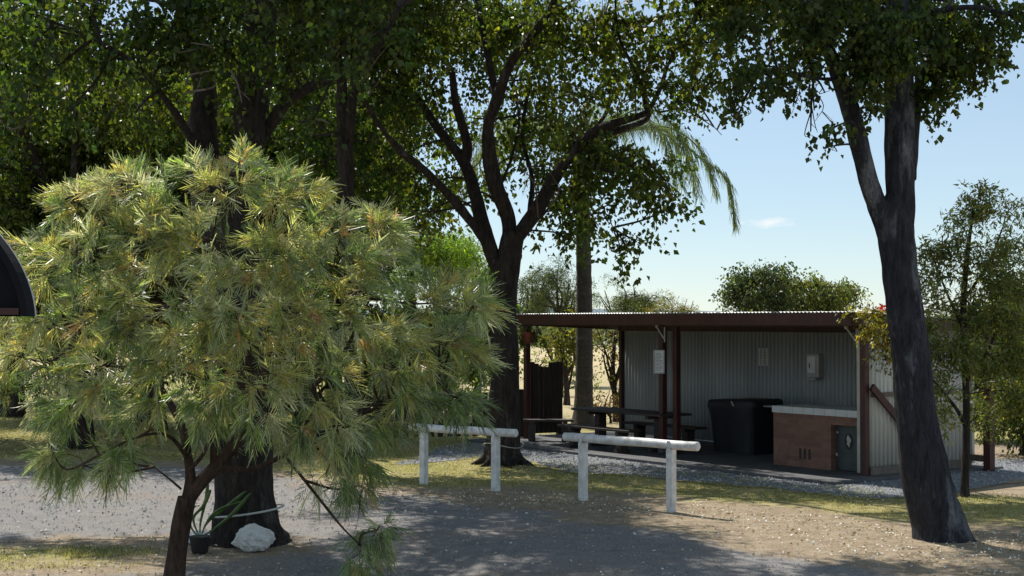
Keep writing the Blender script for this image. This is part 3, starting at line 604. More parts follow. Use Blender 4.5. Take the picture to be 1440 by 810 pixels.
for x, y, x2, y2 in ((262, 130, 300, 105), (262, 118, 305, 98), (60, 60, 95, 75), (0, 172, 60, 155), (0, 160, 45, 168), (145, 170, 175, 140), (325, 100, 340, 145), (80, 85, 95, 70), (300, 75, 268, 60), (430, 180, 465, 174)):
    a_ = P(x, y, dL-1); e = P(x2, y2, dL-1.4); m = MB(); p_, r_ = smooth_path([a_, (a_+e)/2+rng.normal(0, .05, 3), e], [.014, .011, .004], 5); m.tube(p_, r_, 5, False)
    e2 = (a_+e)/2+np.array([rng.normal()*.2, -.1, rng.normal()*.2]); m.tube([(a_+e)/2, e2], [.007, .003], 4, False); m.build('bare_twig', M['twig'], lt)
p0 = P(340, 718, dL)
ring = [np.array([base[0]-.02+.395*math.cos(a), dL+.395*math.sin(a), p0[2]+.05*math.cos(a)]) for a in np.linspace(0, 6.28, 40)]
tag(MB().tube(ring, .012, 6, False).build('cord', M['cord'], None, origin=(base[0], dL, p0[2])), 'white cord tied round the thick trunk above the white rock', 'cord')

# generic tree: trunk + limbs + blobs
def gtree(label, px, d, ypx_base=None, h=8, tr=.2, crown=(2.2, 2.2, 2.6), cz=.62, nb=22, br=.8, dens=45, size=.11, base_c=(.05, .09, .025), width=.6, name='background_tree', cat='tree', group=None, bark='bark_dark', lean=0, nl=6, low=None, yellow=.1, gap=.2, fork=.3, spread=.16, down=.8, seed=None):
    x = (px-720)/F*d; base = np.array([x, d, 0.]); t_ = tree(name, label, cat, base, group); top = base+np.array([lean, 0, h*.8])
    p_, r_ = smooth_path([base+[0, 0, -.1], base+[lean*.1, 0, h*.12], base+[lean*.4+rng.normal()*.1, rng.normal()*.1, h*.4], top], [tr*1.4, tr, tr*.75, tr*.2], 6); m = MB(); m.tube(p_, r_, 12, True, .1, px); pts = [p_[8:]]
    for i in range(nl):
        s_ = p_[int(len(p_)*(fork+.5*i/nl))]; a = i*2.4+rng.random(); e = base+np.array([lean, 0, h*cz])+np.array([math.cos(a)*crown[0]*.75, math.sin(a)*crown[1]*.75, crown[2]*rng.uniform(-.2, .7)])
        q_, rr = smooth_path([s_, (s_+e)/2+rng.normal(0, .15, 3)+[0, 0, .1*h*.3], e], [tr*.5, tr*.32, tr*.12], 6); m.tube(q_, rr, 8, False, .08); pts.append(q_)
    bl = []
    for i in range(nb):
        u = unit(rng.normal(size=3))*rng.random()**.4; c = base+np.array([lean, 0, h*cz])+u*np.array(crown)
        if low and c[2] < low: c[2] = low+rng.random()*.5
        bl.append((c, (br, br, br*.75), 1))
    twigs_to(m, np.concatenate(pts), bl, .012+tr*.05, 5, 2); m.build('trunk', M[bark], t_, smooth=True)
    V, C = blob_leaves(bl, dens, size, base_c, width, yellow=yellow, gap=gap, spread=spread, down=down); quadmesh('crown', V, C, M['leaf'], t_); return t_
GB = 'trees behind the feathery bush'
# forked tree
dK = 24.0; base = P(497, 662, dK); base[2] = 0; fk = tree('shade_tree', 'slender dark tree forking high up, between the feathery bush and central tree', 'tree', base)
m = MB(); pts_all = []
for l, dd in [([(497, 668, 34), (497, 640, 26), (496, 540, 23), (492, 420, 22), (487, 300, 22), (484, 200, 24)], None), ([(484, 220, 18), (480, 150, 15), (480, 110, 14), (468, 50, 11), (455, -30, 8)], None),
    ([(486, 215, 17), (494, 150, 15), (504, 94, 14), (514, 50, 12), (524, -10, 9), (540, -80, 6)], None), ([(487, 180, 8), (470, 190, 6), (440, 170, 4), (420, 172, 3)], [0, -.3, -.6, -.8])]:
    p_, r_ = pxpath(l, dK, dd); m.tube(p_, r_, 12, True, .1, 5); pts_all.append(p_)
blK = [B(x, y, r, dK+dd) for x, y, r, dd in [(420, 120, 50, 1), (470, 170, 40, 1), (520, 200, 45, 1), (440, 230, 45, 1), (500, 260, 45, 1.2), (540, 290, 36, 1), (410, 200, 45, 1.5), (470, 40, 60, .5), (520, 60, 45, 1.2), (550, 130, 40, 1), (440, -20, 70, 0), (530, -30, 70, 0), (480, 300, 40, 1.4)]]
for i in range(16): blK.append((np.array([base[0]+rng.normal()*1.6, dK+rng.normal()*1.5, 7.6+rng.random()*2.2]), (.9, .9, .6), .8))
blK = blK[:13]+[b for b in blK[13:] if sunlit(b[0])]
twigs_to(m, np.concatenate(pts_all), blK, .016, 5, 3); m.build('trunk', M['bark_dark'], fk, smooth=True)
V, C = blob_leaves(blK, 170, .085, (.04, .085, .02), .7, yellow=.12, gap=.25); quadmesh('crown', V, C, M['leaf'], fk)
specs = [(105, 28.6, 8.5, .33, (2.6, 2.2, 2.8), 'tree with flared dark trunk on the grass left of the small bush trunk'), (-60, 31, 9, .25, (2.6, 2.2, 3.2), 'leafy dark tree at the left border above the curved awning'), (215, 33, 10, .25, (3.0, 2.4, 3.4), 'dense tree behind the flared dark trunk'),
         (330, 36, 10.5, .25, (3.2, 2.4, 3.6), 'dense green tree directly behind the thick double trunk'), (430, 32, 9.5, .22, (2.6, 2.2, 3.2), 'dense tree just left of the slender forked tree'), (20, 38, 10.5, .25, (3.6, 2.6, 3.8), 'tall dense tree farthest at the left edge'),
         (150, 46, 12, .28, (4.4, 3, 4.6), 'deep green tree far behind the flared trunk'), (470, 40, 10.5, .2, (1.8, 2.4, 3.2), 'dense tree far behind the slender forked tree'), (400, 50, 13, .28, (4.4, 3, 4.8), 'tallest far tree behind the thick double trunk')]
for i, (px, d, h, tr, cr, lab) in enumerate(specs):
    gtree(lab, px, d, h=h, tr=tr, crown=cr, cz=.6, nb=60, br=.95, dens=85, size=.105, base_c=(.045, .09, .022) if i % 2 else (.06, .105, .024), low=1.9, yellow=.12, gap=.2, group=GB, spread=.2)
# understorey hedge far left (dark backdrop down to grass)
for i, (px, d, h, w, lab) in enumerate([(-40, 40, 3.4, 3.0, 'low dense shrub at the far left beyond the grass'), (120, 44, 3.6, 3.4, 'low dense shrub behind the flared dark trunk'), (290, 42, 3.4, 3.2, 'low dense shrub behind the thick trunk with the rock'), (440, 40, 3.3, 2.6, 'low dense shrub left of the slender forked tree'), (560, 38, 2.4, 1.5, 'low dense shrub right of the slender forked tree')]):
    gtree(lab, px, d, h=h, tr=.1, crown=(w, 1.3, h*.5), cz=.5, nb=30, br=.75, dens=70, size=.10, base_c=(.045, .075, .025), name='shrub', cat='shrub', group='shrubs along the far side of the grass', nl=4, gap=.1, low=.35)
# bright feathery tree, conifer and green bush seen in the gap
gtree('bright yellow-green tree in the gap left of the central trunk', 628, 52, h=6.1, tr=.10, crown=(1.6, 1.6, 1.0), cz=.76, nb=26, br=.62, dens=230, size=.09, base_c=(.12, .24, .035), width=.35, yellow=.08, gap=.35, nl=8, bark='twig', spread=.1, down=0)
gtree('mid green bush touching the left side of the central trunk', 672, 40, h=4.6, tr=.1, crown=(.75, .8, 1.7), cz=.56, nb=22, br=.5, dens=190, size=.10, base_c=(.075, .15, .035), nl=5)
gtree('mid green shrub below the bright yellow-green tree', 600, 44, h=3.6, tr=.1, crown=(1.9, 1, 1.3), cz=.55, nb=26, br=.55, dens=150, size=.10, base_c=(.07, .13, .035), nl=5)
def conifer(px, d, h, w):
    x = (px-720)/F*d; base = np.array([x, d, 0.]); t_ = tree('conifer', 'small narrow dark conifer in front of the bright yellow-green tree', 'tree', base); MB().tube([base, base+[0, 0, h*.5], base+[0, 0, h*.97]], [.09, .05, .01], 8).build('trunk', M['bark_brown'], t_)
    n = 7000; z = rng.random(n)**.8; a = rng.random(n)*6.28; r = w*(1-z)*(.45+.55*rng.random(n))*(1+.25*np.sin(z*60)); C0 = base+np.stack([r*np.cos(a), r*np.sin(a), h*(.1+.9*z)], 1)
    Dr = unit(np.stack([np.cos(a), np.sin(a), .2+rng.normal(0, .4, n)], 1)); quadmesh('crown', leaf_quads(C0, Dr, .12, .04), leafcols(n, (.02, .045, .022), .2, .02), M['leaf'], t_)
conifer(577, 46, 3.9, .45)
# trees beyond the shelter roof
DM = 2.6
GR = 'trees rising beyond the shelter roof'
gtree('wispy grey-green tree beyond the roof left of the palm trunk', 783, 56, h=4.9, tr=.13, crown=(1.25, 1.2, 1.2), cz=.72, nb=24, br=.5, dens=80, size=.12, base_c=(.05, .08, .045), yellow=.02, width=.16, gap=.3, nl=8, group=GR, spread=.12, down=.1)
gtree('dark wispy tree between the central trunk and palm trunk', 742, 60, h=4.6, tr=.13, crown=(.9, 1.2, 1.3), cz=.7, nb=18, br=.5, dens=80, size=.12, base_c=(.04, .065, .036), yellow=.02, width=.18, gap=.3, nl=7, group=GR, spread=.12, down=.1)
gtree('olive wispy tree beyond the roof just right of the palm trunk', 880, 62, h=4.5, tr=.13, crown=(1.5, 1.2, .95), cz=.72, nb=26, br=.46, dens=80, size=.13, base_c=(.06, .095, .04), yellow=.04, width=.16, gap=.3, nl=8, group=GR, spread=.12, down=.1)
gtree('low yellowish wispy tree beyond the roof, its top lowest of the group', 945, 60, h=3.75, tr=.1, crown=(1.15, 1.2, .7), cz=.75, nb=18, br=.4, dens=80, size=.12, base_c=(.11, .13, .04), yellow=.05, width=.16, gap=.3, nl=6, group=GR, spread=.12, down=.1)
gtree('open rounded leafy tree above the middle of the shelter roof', 1070, 46, h=4.9, tr=.12, crown=(1.0, 1.0, .95), cz=.7, nb=22, br=.42, dens=75, size=.095, base_c=(.045, .08, .045), width=.6, gap=.35, nl=8, group=GR)
gtree('lighter green leafy tree above the right half of the shelter roof', 1145, 47, h=4.7, tr=.12, crown=(1.1, 1.0, .9), cz=.7, nb=24, br=.42, dens=75, size=.095, base_c=(.085, .13, .05), width=.6, gap=.3, nl=8, group=GR)
# red flowering climber hanging over the right roof corner
base = np.array([5.95, 22.2, 0]); cl = tree('climber', 'yellow-green shrub tumbling past the right roof corner beside the grey trunk', 'shrub', base)
blc = [B(1236, 470, 18, 22.0), (P(1248, 500, 22.0), .14, .7), B(1225, 440, 16, 22.2), B(1243, 448, 16, 22), B(1238, 505, 8, 22), B(1222, 462, 9, 22), B(1262, 470, 16, 21.9), B(1200, 432, 10, 22.4), B(1268, 440, 20, 22)]
m = MB(); p_, r_ = smooth_path([base, base+[.05, 0, 1], P(1265, 470, 22), P(1240, 440, 22)], [.035, .03, .02, .01], 6); m.tube(p_, r_, 7); twigs_to(m, p_[6:], blc, .006, 4, 2); m.build('stems', M['bark_brown'], cl)
V, C = blob_leaves(blc, 330, .06, (.14, .17, .045), .4, yellow=.25, spread=.07, gap=.3); quadmesh('crown', V, C, M['leaf'], cl)
fl_ = [P(x, y, 22.3+.2*rng.random()) for x, y in ((1240, 431), (1243, 433), (1238, 434), (1241, 436))]; n = len(fl_)*10; Cc = np.repeat(np.array(fl_), 10, 0)+rng.normal(0, .02, (n, 3)); quadmesh('flowers', leaf_quads(Cc, unit(rng.normal(size=(n, 3))), .05, .035), leafcols(n, (.5, .03, .03), .1, 0), M['leaf'], cl)
# slender tree right
dS = 20.6; base = P(1357, 698, dS); base[2] = 0; sl = tree('young_tree', 'slender young tree with fine drooping leaves at the right edge', 'tree', base); m = MB(); pts_all = []
for l, dd in [([(1357, 702, 17), (1357, 680, 12), (1359, 600, 11), (1358, 520, 10), (1355, 440, 9), (1360, 360, 7), (1370, 290, 3)], None), ([(1358, 600, 7), (1345, 575, 5), (1325, 550, 4), (1300, 520, 2)], [0, -.2, -.4, -.5]), ([(1357, 540, 6), (1385, 500, 5), (1410, 440, 4), (1425, 380, 2)], [0, .2, .4, .6]), ([(1356, 460, 6), (1335, 420, 4), (1315, 370, 2)], None), ([(1357, 420, 5), (1390, 370, 4), (1410, 320, 2)], [0, .2, .4])]:
    p_, r_ = pxpath(l, dS, dd); m.tube(p_, r_, 9, True, .1); pts_all.append(p_)
bls = [B(x, y, r, dS+dd) for x, y, r, dd in [(1380, 265, 14, 0), (1370, 290, 26, 0), (1345, 310, 24, 0), (1400, 300, 26, 0), (1330, 345, 28, 0), (1375, 345, 32, -.2), (1415, 345, 28, .2), (1310, 385, 22, 0), (1345, 390, 34, -.3), (1395, 395, 36, 0), (1430, 400, 30, .3), (1320, 430, 30, -.2), (1365, 440, 36, .2), (1415, 450, 36, .2), (1310, 480, 24, -.2), (1350, 490, 34, -.2), (1400, 500, 38, .3), (1440, 490, 34, .4), (1310, 525, 20, -.4), (1340, 545, 26, -.3), (1385, 550, 30, .4), (1425, 550, 34, .5), (1325, 580, 16, -.3), (1375, 590, 18, .4), (1305, 350, 12, 0), (1425, 290, 12, 0), (1308, 455, 16, .1)]]
twigs_to(m, np.concatenate(pts_all), bls, .007, 4, 4); m.build('trunk', M['bark_dark'], sl, smooth=True)
V, C = blob_leaves(bls, 430, .08, (.115, .165, .07), .26, yellow=.1, spread=.075, down=.15, gap=.2); quadmesh('crown', V, C, M['leaf'], sl)
# dark shrubs at the right border
GD = 'dark shrubs at the right border'
for px, d, h, w, lab in ((1440, 27, 3.3, 1.0, 'dark dense shrub behind the slender young tree at the right border'), (1500, 25.5, 3.6, 1.1, 'dark shrub half outside the right border'), (1395, 30, 3.0, .8, 'dark shrub behind the free standing red post')):
    gtree(lab, px, d, h=h, tr=.09, crown=(w, .9, h*.46), cz=.52, nb=26, br=.5, dens=80, size=.085, base_c=(.04, .07, .024), width=.45, name='shrub', cat='shrub', group=GD, nl=5, low=.45, gap=.15)
# seen under the roof: small tree, shrub with bare limbs
gtree('thin young tree on the dry field left of the palm trunk', 797, 43, h=3.2, tr=.085, crown=(.5, .5, .9), cz=.68, nb=12, br=.3, dens=55, size=.09, base_c=(.10, .13, .045), nl=5, gap=.35)
gtree('open shrub with dark crooked limbs against the left end of the back wall', 866, 36, h=3.0, tr=.075, crown=(.75, .6, 1.0), cz=.6, nb=13, br=.26, dens=42, size=.08, base_c=(.09, .10, .045), nl=9, gap=.3, name='shrub', cat='shrub', fork=.1)
gtree('low reddish shrub beyond the picnic table', 858, 35.5, h=.95, tr=.03, crown=(.45, .4, .3), cz=.55, nb=10, br=.2, dens=80, size=.06, base_c=(.12, .10, .05), nl=4, name='shrub', cat='shrub')
gtree('low green bush on the field right of the paling gate', 790, 48, h=1.5, tr=.05, crown=(1.1, .6, .6), cz=.5, nb=12, br=.36, dens=50, size=.09, base_c=(.09, .13, .05), nl=4, name='shrub', cat='shrub')
DM = 1.0
# palm
dP = 34.5; xp = (820-720)/F*dP; base = np.array([xp, dP, 0]); pm = tree('palm', 'feather palm with ringed trunk standing behind the shelter', 'palm', base)
m = MB(); zs = np.linspace(-.05, 5.9, 60); m.tube([base+[.03*math.sin(z*.7), 0, z] for z in zs], [.205-.010*z+.012*abs(math.sin(z*9))+(.1*math.exp(-z*4)) for z in zs], 16); m.build('trunk', M['bark_palm'], pm, smooth=True)
top = base+[0, 0, 5.95]; m = MB(); m.tube([top+[0, 0, -.3], top+[0, 0, 0], top+[0, 0, .5]], [.2, .19, .08], 12); m.build('crownshaft', M['strap_leaf'], pm, smooth=True)
def frond(ctrl, mb, droop=1.0):
    p_, r_ = smooth_path(ctrl, np.linspace(.03, .006, len(ctrl)), 12); mb.tube(p_, r_, 6, False); Vs = []; T = unit(np.gradient(p_, axis=0)); n = len(p_)
    out = []
    for i in range(4, n):
        f = i/n; L = .74*(1-.55*abs(f-.45))*(1.05-f*.35)
        for s_ in (-1, 1):
            for rep in range(4):
                b = p_[i]+T[i]*(rep*.25)*np.linalg.norm(p_[i]-p_[i-1]); side = unit(np.cross(T[i], [0, 0, 1.]))*s_; d = unit(side*.7+T[i]*.6+rng.normal(0, .16, 3)+[0, 0, .1]); md = b+d*L*.45; tp = b+d*L*.72+np.array([0, 0, -L*.36*droop])
                w = unit(np.cross(d, [0, 0, 1.]))*.008; out.append([b-w*.5, b+w*.5, md+w, md-w]); out.append([md-w, md+w, tp+w*.2, tp-w*.2])
    return np.array(out)
fr = [[top, top+[.7, 0, .75], top+[1.7, -.2, .9], P(985, 222, dP-.4), P(1022, 255, dP-.5), P(1034, 312, dP-.5)]]
for i in range(15):
    a = i*2.399+.6; R_ = 2.7+.4*rng.random(); zt = rng.uniform(-.2, 1.1); u = np.array([math.cos(a), math.sin(a), 0]); fr.append([top, top+u*R_*.28+[0, 0, .65+zt*.4], top+u*R_*.62+[0, 0, .8+zt*.5], top+u*R_*.88+[0, 0, .35+zt*.3], top+u*R_+[0, 0, -.6+zt*.3]])
for c_ in fr:
    mm = MB(); q_ = frond(c_, mm); o = mm.build('frond', M['strap_leaf'], pm)
    n = len(q_); quadmesh('leaflets', q_, leafcols(n, (.11, .15, .08), .35, .08), M['leaf'], o)

# ------------------------------------------------------------ feathery bush (foreground)
dB = 13.3; base = G(240, 832); dB = base[1]; bu = tree('feathery_bush', 'foreground bush of feathery needle leaves tipped gold and silver', 'bush', base)
lumps = [(110, 285, 50), (190, 262, 55), (315, 262, 60), (395, 272, 46), (465, 318, 40), (535, 312, 24), (60, 360, 42), (130, 345, 60), (215, 340, 66), (305, 340, 66), (390, 350, 66), (470, 375, 62), (540, 365, 38), (55, 440, 48), (140, 430, 66), (235, 430, 70), (330, 430, 72),
         (420, 440, 72), (500, 440, 56), (625, 440, 52), (640, 420, 34), (665, 430, 30), (600, 480, 50), (630, 478, 44), (645, 500, 28), (652, 562, 22), (620, 560, 24), (580, 560, 28), (560, 520, 40), (65, 520, 54), (150, 515, 62), (250, 520, 66), (350, 520, 70), (440, 520, 60), (540, 510, 46), (290, 565, 46), (370, 575, 46), (200, 560, 40), (100, 570, 30), (20, 555, 28),
         (120, 655, 34), (75, 640, 22), (165, 640, 22), (540, 595, 40), (480, 600, 40), (465, 650, 36), (500, 685, 26), (508, 765, 40), (530, 745, 24), (440, 590, 40), (510, 640, 30), (560, 450, 40), (20, 500, 40), (15, 430, 30)]
m = MB(); cc = np.array([P(300, 520, dB)]).ravel(); lp = []
stems = [[(240, 842, 36), (246, 790, 31), (254, 740, 28), (263, 700, 26)], [(257, 735, 10), (263, 705, 18), (268, 670, 15), (262, 630, 13), (256, 600, 11), (235, 560, 9), (200, 500, 6)], [(256, 735, 12), (264, 703, 22), (290, 670, 20), (318, 640, 17), (345, 600, 14), (370, 540, 11), (380, 460, 7)],
         [(305, 655, 11), (350, 660, 8), (400, 640, 7), (470, 600, 6), (560, 560, 5), (620, 530, 4)], [(262, 640, 7), (240, 615, 5), (215, 610, 4), (180, 620, 3), (140, 640, 3)], [(300, 655, 10), (300, 600, 9), (290, 520, 7), (280, 430, 5)], [(345, 600, 10), (420, 560, 8), (480, 500, 6), (520, 420, 4)],
         [(235, 560, 7), (170, 530, 5), (110, 480, 4)], [(255, 688, 3.5), (240, 675, 3), (217, 657, 2)], [(262, 665, 6), (285, 640, 5), (295, 615, 4)], [(400, 640, 5), (440, 690, 4), (480, 740, 3), (505, 765, 2)], [(330, 640, 8), (340, 560, 7), (350, 470, 6), (330, 380, 4)]]
sdd = [[0, 0, 0, 0], [0, 0, 0, .1, .2, .4, .6], [0, 0, 0, 0, 0, .1, .2], [0, -.1, -.2, -.3, -.2, 0], [0, -.2, -.3, -.4, -.5], [0, -.1, -.3, -.4], [0, .1, .2, .2], [.2, .1, 0], [0, 0, 0], [0, -.1, -.1], [-.2, -.4, -.5, -.5], [0, .2, .4, .5]]
for l, dd in zip(stems, sdd): p_, r_ = pxpath(l, dB, dd); m.tube(p_, r_, 12, True, .16, 2); lp.append(p_)
allp = np.concatenate(lp[1:]); NV = []; NC = []; 
cen = P(310, 430, dB)
def needles(base_, ax, L, col, nlobe=12):
    """one pinnate leaf: curved rachis with needle lobes in its plane"""
    up = np.array([0, 0, 1.]); side = unit(np.cross(ax, unit(rng.normal(size=3)))); sag = rng.uniform(.1, .45)
    for i in range(nlobe):
        f = .18+.82*i/nlobe; b = base_+ax*L*f-up*sag*L*f*f; s_ = 1 if i % 2 else -1; tl = L*(.60-.24*f)
        d = unit(ax*.85+side*s_*(.55-.25*f)+rng.normal(0, .07, 3)-up*sag*.9*f); e = b+d*tl-up*.12*tl; w = unit(np.cross(d, rng.normal(size=3)))*.0044
        yield [b-w, b+w, e+w*.45, e-w*.45]
for (x, y, r) in lumps:
    ex = (x-310)/300; ey = (y-430)/210; depth = math.sqrt(max(0, 1-min(1, ex*ex*.85+ey*ey*.6)))*1.25
    sub = [(-depth*.85, 1.0), (depth*.6, .45)] if depth > .5 else [(-.1+.25*rng.normal(), 1.0)]
    for dd, kk in sub:
        c = P(x, y, dB+dd); R_ = r/F*dB; s_ = allp[np.argmin(np.linalg.norm(allp-c, axis=1))]; p_, r_ = smooth_path([s_, (s_+c)/2+rng.normal(0, .05, 3)-[0, 0, .04], c], [.013, .010, .006], 5); m.tube(p_, r_, 6, False)
        nt_ = max(5, int((R_*6.6)**2*(1.75 if y < 480 or x > 560 else 1.25 if y < 560 else .85)*kk)); lowp = y > 560
        for q in range(nt_):
            u = unit(rng.normal(size=3)); u[1] = -abs(u[1])*.9 if dd < 0 else u[1]; tip = c+u*np.array([R_, R_*.9, R_*.9])*rng.uniform(.35, .95)
            m.tube([c, (c+tip)/2+rng.normal(0, .02, 3), tip], [.005, .004, .0025], 4, False)
            ax0 = unit(u*.8+unit(tip-cen)*.6+np.array([0, 0, .35 if not lowp else -.35])+rng.normal(0, .15, 3)); kind = rng.random(); gold = .5 if y < 560 else .2
            nlf = 11; 
            for k in range(nlf):
                young = k < 4; ax = unit(ax0*(1.5 if young else .75)+rng.normal(0, .55, 3)); L = rng.uniform(.17, .30)*(.75 if young else 1)
                if kind < gold: col = np.array([.30, .24, .085]) if young else np.array([.19, .20, .065])
                elif kind < gold+.16: col = np.array([.46, .42, .31]) if young else np.array([.24, .26, .15])
                else: col = np.array([.14, .19, .055]) if young else np.array([.075, .115, .04])
                if kind < .06 and young: col = np.array([.34, .18, .08])
                col = col*(1.75+.5*rng.normal()); b_ = tip-ax0*.05*rng.random()
                nl_ = list(needles(b_, ax, L, col)); NV += nl_; cN = np.clip(np.tile(np.clip(col, .03, 1), (len(nl_), 1))*(1+.18*rng.normal(size=(len(nl_), 1))), .01, .7)
                sv = rng.random(len(nl_)) < .18; cN[sv] = cN[sv]*.4+np.array([.42, .43, .34])*.6; NC.append(cN)  # scattered needles paled to silver: silvery foliage plus glints painted in
m.build('stems', M['bark_brown'], bu, smooth=True); quadmesh('foliage', np.array(NV), np.concatenate(NC), M['needle'], bu)
print('needles', len(NV))

# ------------------------------------------------------------ rocks, pot, strap plant
def rock(name, label, c, r, seed, mat='rock', g=None):
    import bmesh
    bm = bmesh.new(); bmesh.ops.create_icosphere(bm, subdivisions=4, radius=1)
    for v in bm.verts:
        n1 = noise.noise(v.co*1.3+Vector((seed, 0, 0))); n2 = noise.noise(v.co*3.5+Vector((0, seed, 0))); n3 = noise.cell(v.co*1.6+Vector((seed, seed, 0)))
        n4 = noise.noise(v.co*8+Vector((seed, 1, 0))); k = 1+.30*n1+.16*n2+.09*n3+.05*n4; v.co = Vector((v.co.x*r[0]*k, v.co.y*r[1]*k, max(-r[2]*.75, v.co.z*r[2]*k)))
    me = bpy.data.meshes.new(name); bm.to_mesh(me); bm.free(); me.materials.append(M[mat]); o = bpy.data.objects.new(name, me); COL.objects.link(o); o.location = (c[0], c[1], r[2]*.72)
    tag(o, label, 'rock', g); return o
c = G(356, 773); rock('white_rock', 'large white painted rock in front of the thick trunk', c, (.185, .15, .145), 4.2, g='white rocks at the tree foot')
c = G(277, 766); rock('white_rock', 'small white rock half hidden behind the black pot', (c[0], c[1]+.12, 0), (.14, .11, .07), 8.1, g='white rocks at the tree foot')
pc = G(281, 777); sp_ = thing('potted_plant', 'black pot of long green strap leaves leaning on the thick trunk', 'potted plant', pc)
MB().tube([pc, pc+[0, 0, .01], pc+[0, 0, .15], pc+[0, 0, .17]], [.08, .085, .108, .112], 20).build('pot', M['black_plastic'], sp_)
def strap(ctrl, w):
    p_, _ = smooth_path(ctrl, [1]*len(ctrl), 8); n = len(p_); V = []; w = w*.7
    for i, q in enumerate(p_):
        t_ = i/(n-1); ww = w*math.sin(math.pi*min(1, .15+.85*(1-t_)**.6))*.5+.003; V += [q-[ww, 0, 0], q+[ww, -.004, .0], q+[ww, .004, .01], q-[ww, -.008, -.01]]
    fc = [];
    for i in range(n-1):
        for j in range(4): fc.append((i*4+j, i*4+(j+1) % 4, (i+1)*4+(j+1) % 4, (i+1)*4+j))
    return MB().add(V, fc)
for pl_, w in (([(278, 760), (272, 730), (286, 712), (296, 690)], .05), ([(281, 760), (292, 735), (320, 712), (345, 692)], .055), ([(284, 760), (300, 745), (325, 725), (352, 695)], .055), ([(280, 760), (282, 735), (290, 700), (292, 680)], .045), ([(276, 760), (268, 740), (272, 715), (280, 712)], .03), ([(283, 760), (294, 730), (312, 715), (338, 706)], .05)):
    strap([pc+[0, 0, .14]]+[P(a_, b_, dL-.62-.02*i) for i, (a_, b_) in enumerate(pl_)][1:], w).build('leaf', M['strap_leaf'], sp_, smooth=True)

# ------------------------------------------------------------ curved awning at the left border
aw = P(-70, 445, 7.0); an = thing('curved_awning', 'dark arched awning end with a thin pale edge at the left border', 'awning', aw)
def arch(px):    # outer profile, right foot at px 51
    t_ = (px+150)/201.; return 445-185*math.sqrt(max(0, 1-t_*t_))**1.15
xsA = [51-402*(.5-.5*math.cos(math.pi*i/40)) for i in range(41)]
outer = [P(x, arch(x) if x > -150 else arch(-300-x), 7.0) for x in xsA]
def arc_band(pts, inner, y0, y1, mat, name):
    n = len(pts); V = [p+[0, y0, 0] for p in pts]+[p+[0, y0, 0] for p in inner]+[p+[0, y1, 0] for p in pts]+[p+[0, y1, 0] for p in inner]; fc = []
    for i in range(n-1): fc += [(i, n+i, n+i+1, i+1), (2*n+i, 2*n+i+1, 3*n+i+1, 3*n+i), (i, i+1, 2*n+i+1, 2*n+i), (n+i+1, n+i, 3*n+i, 3*n+i+1)]
    fc += [(0, 2*n, 3*n, n), (n-1, 2*n-1, 4*n-1, 3*n-1)]
    return MB().add(V, fc).build(name, M[mat], an)
cenA = P(-150, 445, 7.0); sc_ = lambda k: [cenA+(p-cenA)*np.array([k, 1, k]) for p in outer]
arc_band(outer, sc_(.95), -.13, 0, 'awning_dark', 'canopy'); arc_band(sc_(1.004), sc_(1.0005), -.02, -.004, 'steel_grey', 'edging')
inn = sc_(.948); n = len(inn); V = [p+[0, -.08, 0] for p in inn]+[p+[0, -.05, 0] for p in inn]; MB().add(V, [tuple(range(n)), tuple(range(2*n-1, n-1, -1))]).build('panel', M['awning_dark'], an)
MB().bar(P(-335, 438, 7.0)+[0, -.1, 0], P(38, 438, 7.0)+[0, -.1, 0], .04, .03).build('sill', M['awning_red'], an)
for x in (-230,):
    for dy in (-.06,): q_ = P(x, 445, 7.0); MB().box((q_[0], 7+dy, q_[2]/2), (.08, .08, q_[2]-.01)).build('post', M['awning_dark'], an)

# ------------------------------------------------------------ scatter: grass, leaf litter, stones
def scatter(poly, n, jitter=.3):
    lo = poly.min(0); hi = poly.max(0); lo = np.maximum(lo, [-14, 5]); hi = np.minimum(hi, [14, 40]); p = lo+(hi-lo)*rng.random((n, 2)); return p[sdist(p, poly)+jitter*rng.normal(size=n) > 0]
def onz(p): return np.column_stack([p, [.03*noise.noise(Vector((x*.35, y*.35, 0)))-.004 for x, y in p]])
def infr(p): return p[(np.abs(p[:, 0]/p[:, 1]) < .37)]
gp1 = infr(np.vstack([scatter(GRASS, 190000, .25), scatter(ISGR, 14000, .15)])); nz = vn(gp1[:], 1.3, 5); gp1 = gp1[(nz+.5*rng.normal(size=len(nz))*.4) > -.12]
Pz = onz(gp1); n = len(Pz); Dr = unit(np.column_stack([rng.normal(0, .55, n), rng.normal(0, .55, n), np.full(n, .8)])); L = rng.uniform(.015, .045, n)
tt = vn(gp1, .6, 9)[:, None]; gc = np.where(rng.random((n, 1)) < .42+.8*tt, np.array([[.17, .18, .04]]), np.array([[.46, .39, .17]]))*(1+.25*rng.normal(size=(n, 1)))
w = unit(np.cross(Dr, rng.normal(size=(n, 3))))*.0045; Q = np.stack([Pz-w, Pz+w, Pz+Dr*L[:, None]+w*.3, Pz+Dr*L[:, None]-w*.3], 1)
tag(quadmesh('grass', Q, np.clip(gc, .01, .6), M['blade']), 'short dry yellow-green grass between the road and the shelter', 'grass', kind='stuff')
lit = []
LIT = gp([(560, 690), (700, 690), (850, 702), (1000, 706), (1130, 718), (1300, 745), (1440, 745), (1700, 800), (1440, 815), (1200, 785), (1000, 745), (800, 715), (600, 700)]); ROADV = gp([(-100, 655), (300, 660), (600, 700), (1000, 760), (1500, 830), (1500, 900), (-100, 900)])
for poly, n in ((LIT, 13000), (ROADV, 2200), (GRASS, 17000), (ISLE, 1600), (BLUE, 700)): lit.append(infr(scatter(poly, n, .3)))
lit = np.vstack(lit); 
lit = lit[(vn(lit, .8, 2)+.35*rng.normal(size=len(lit))) > -.15]
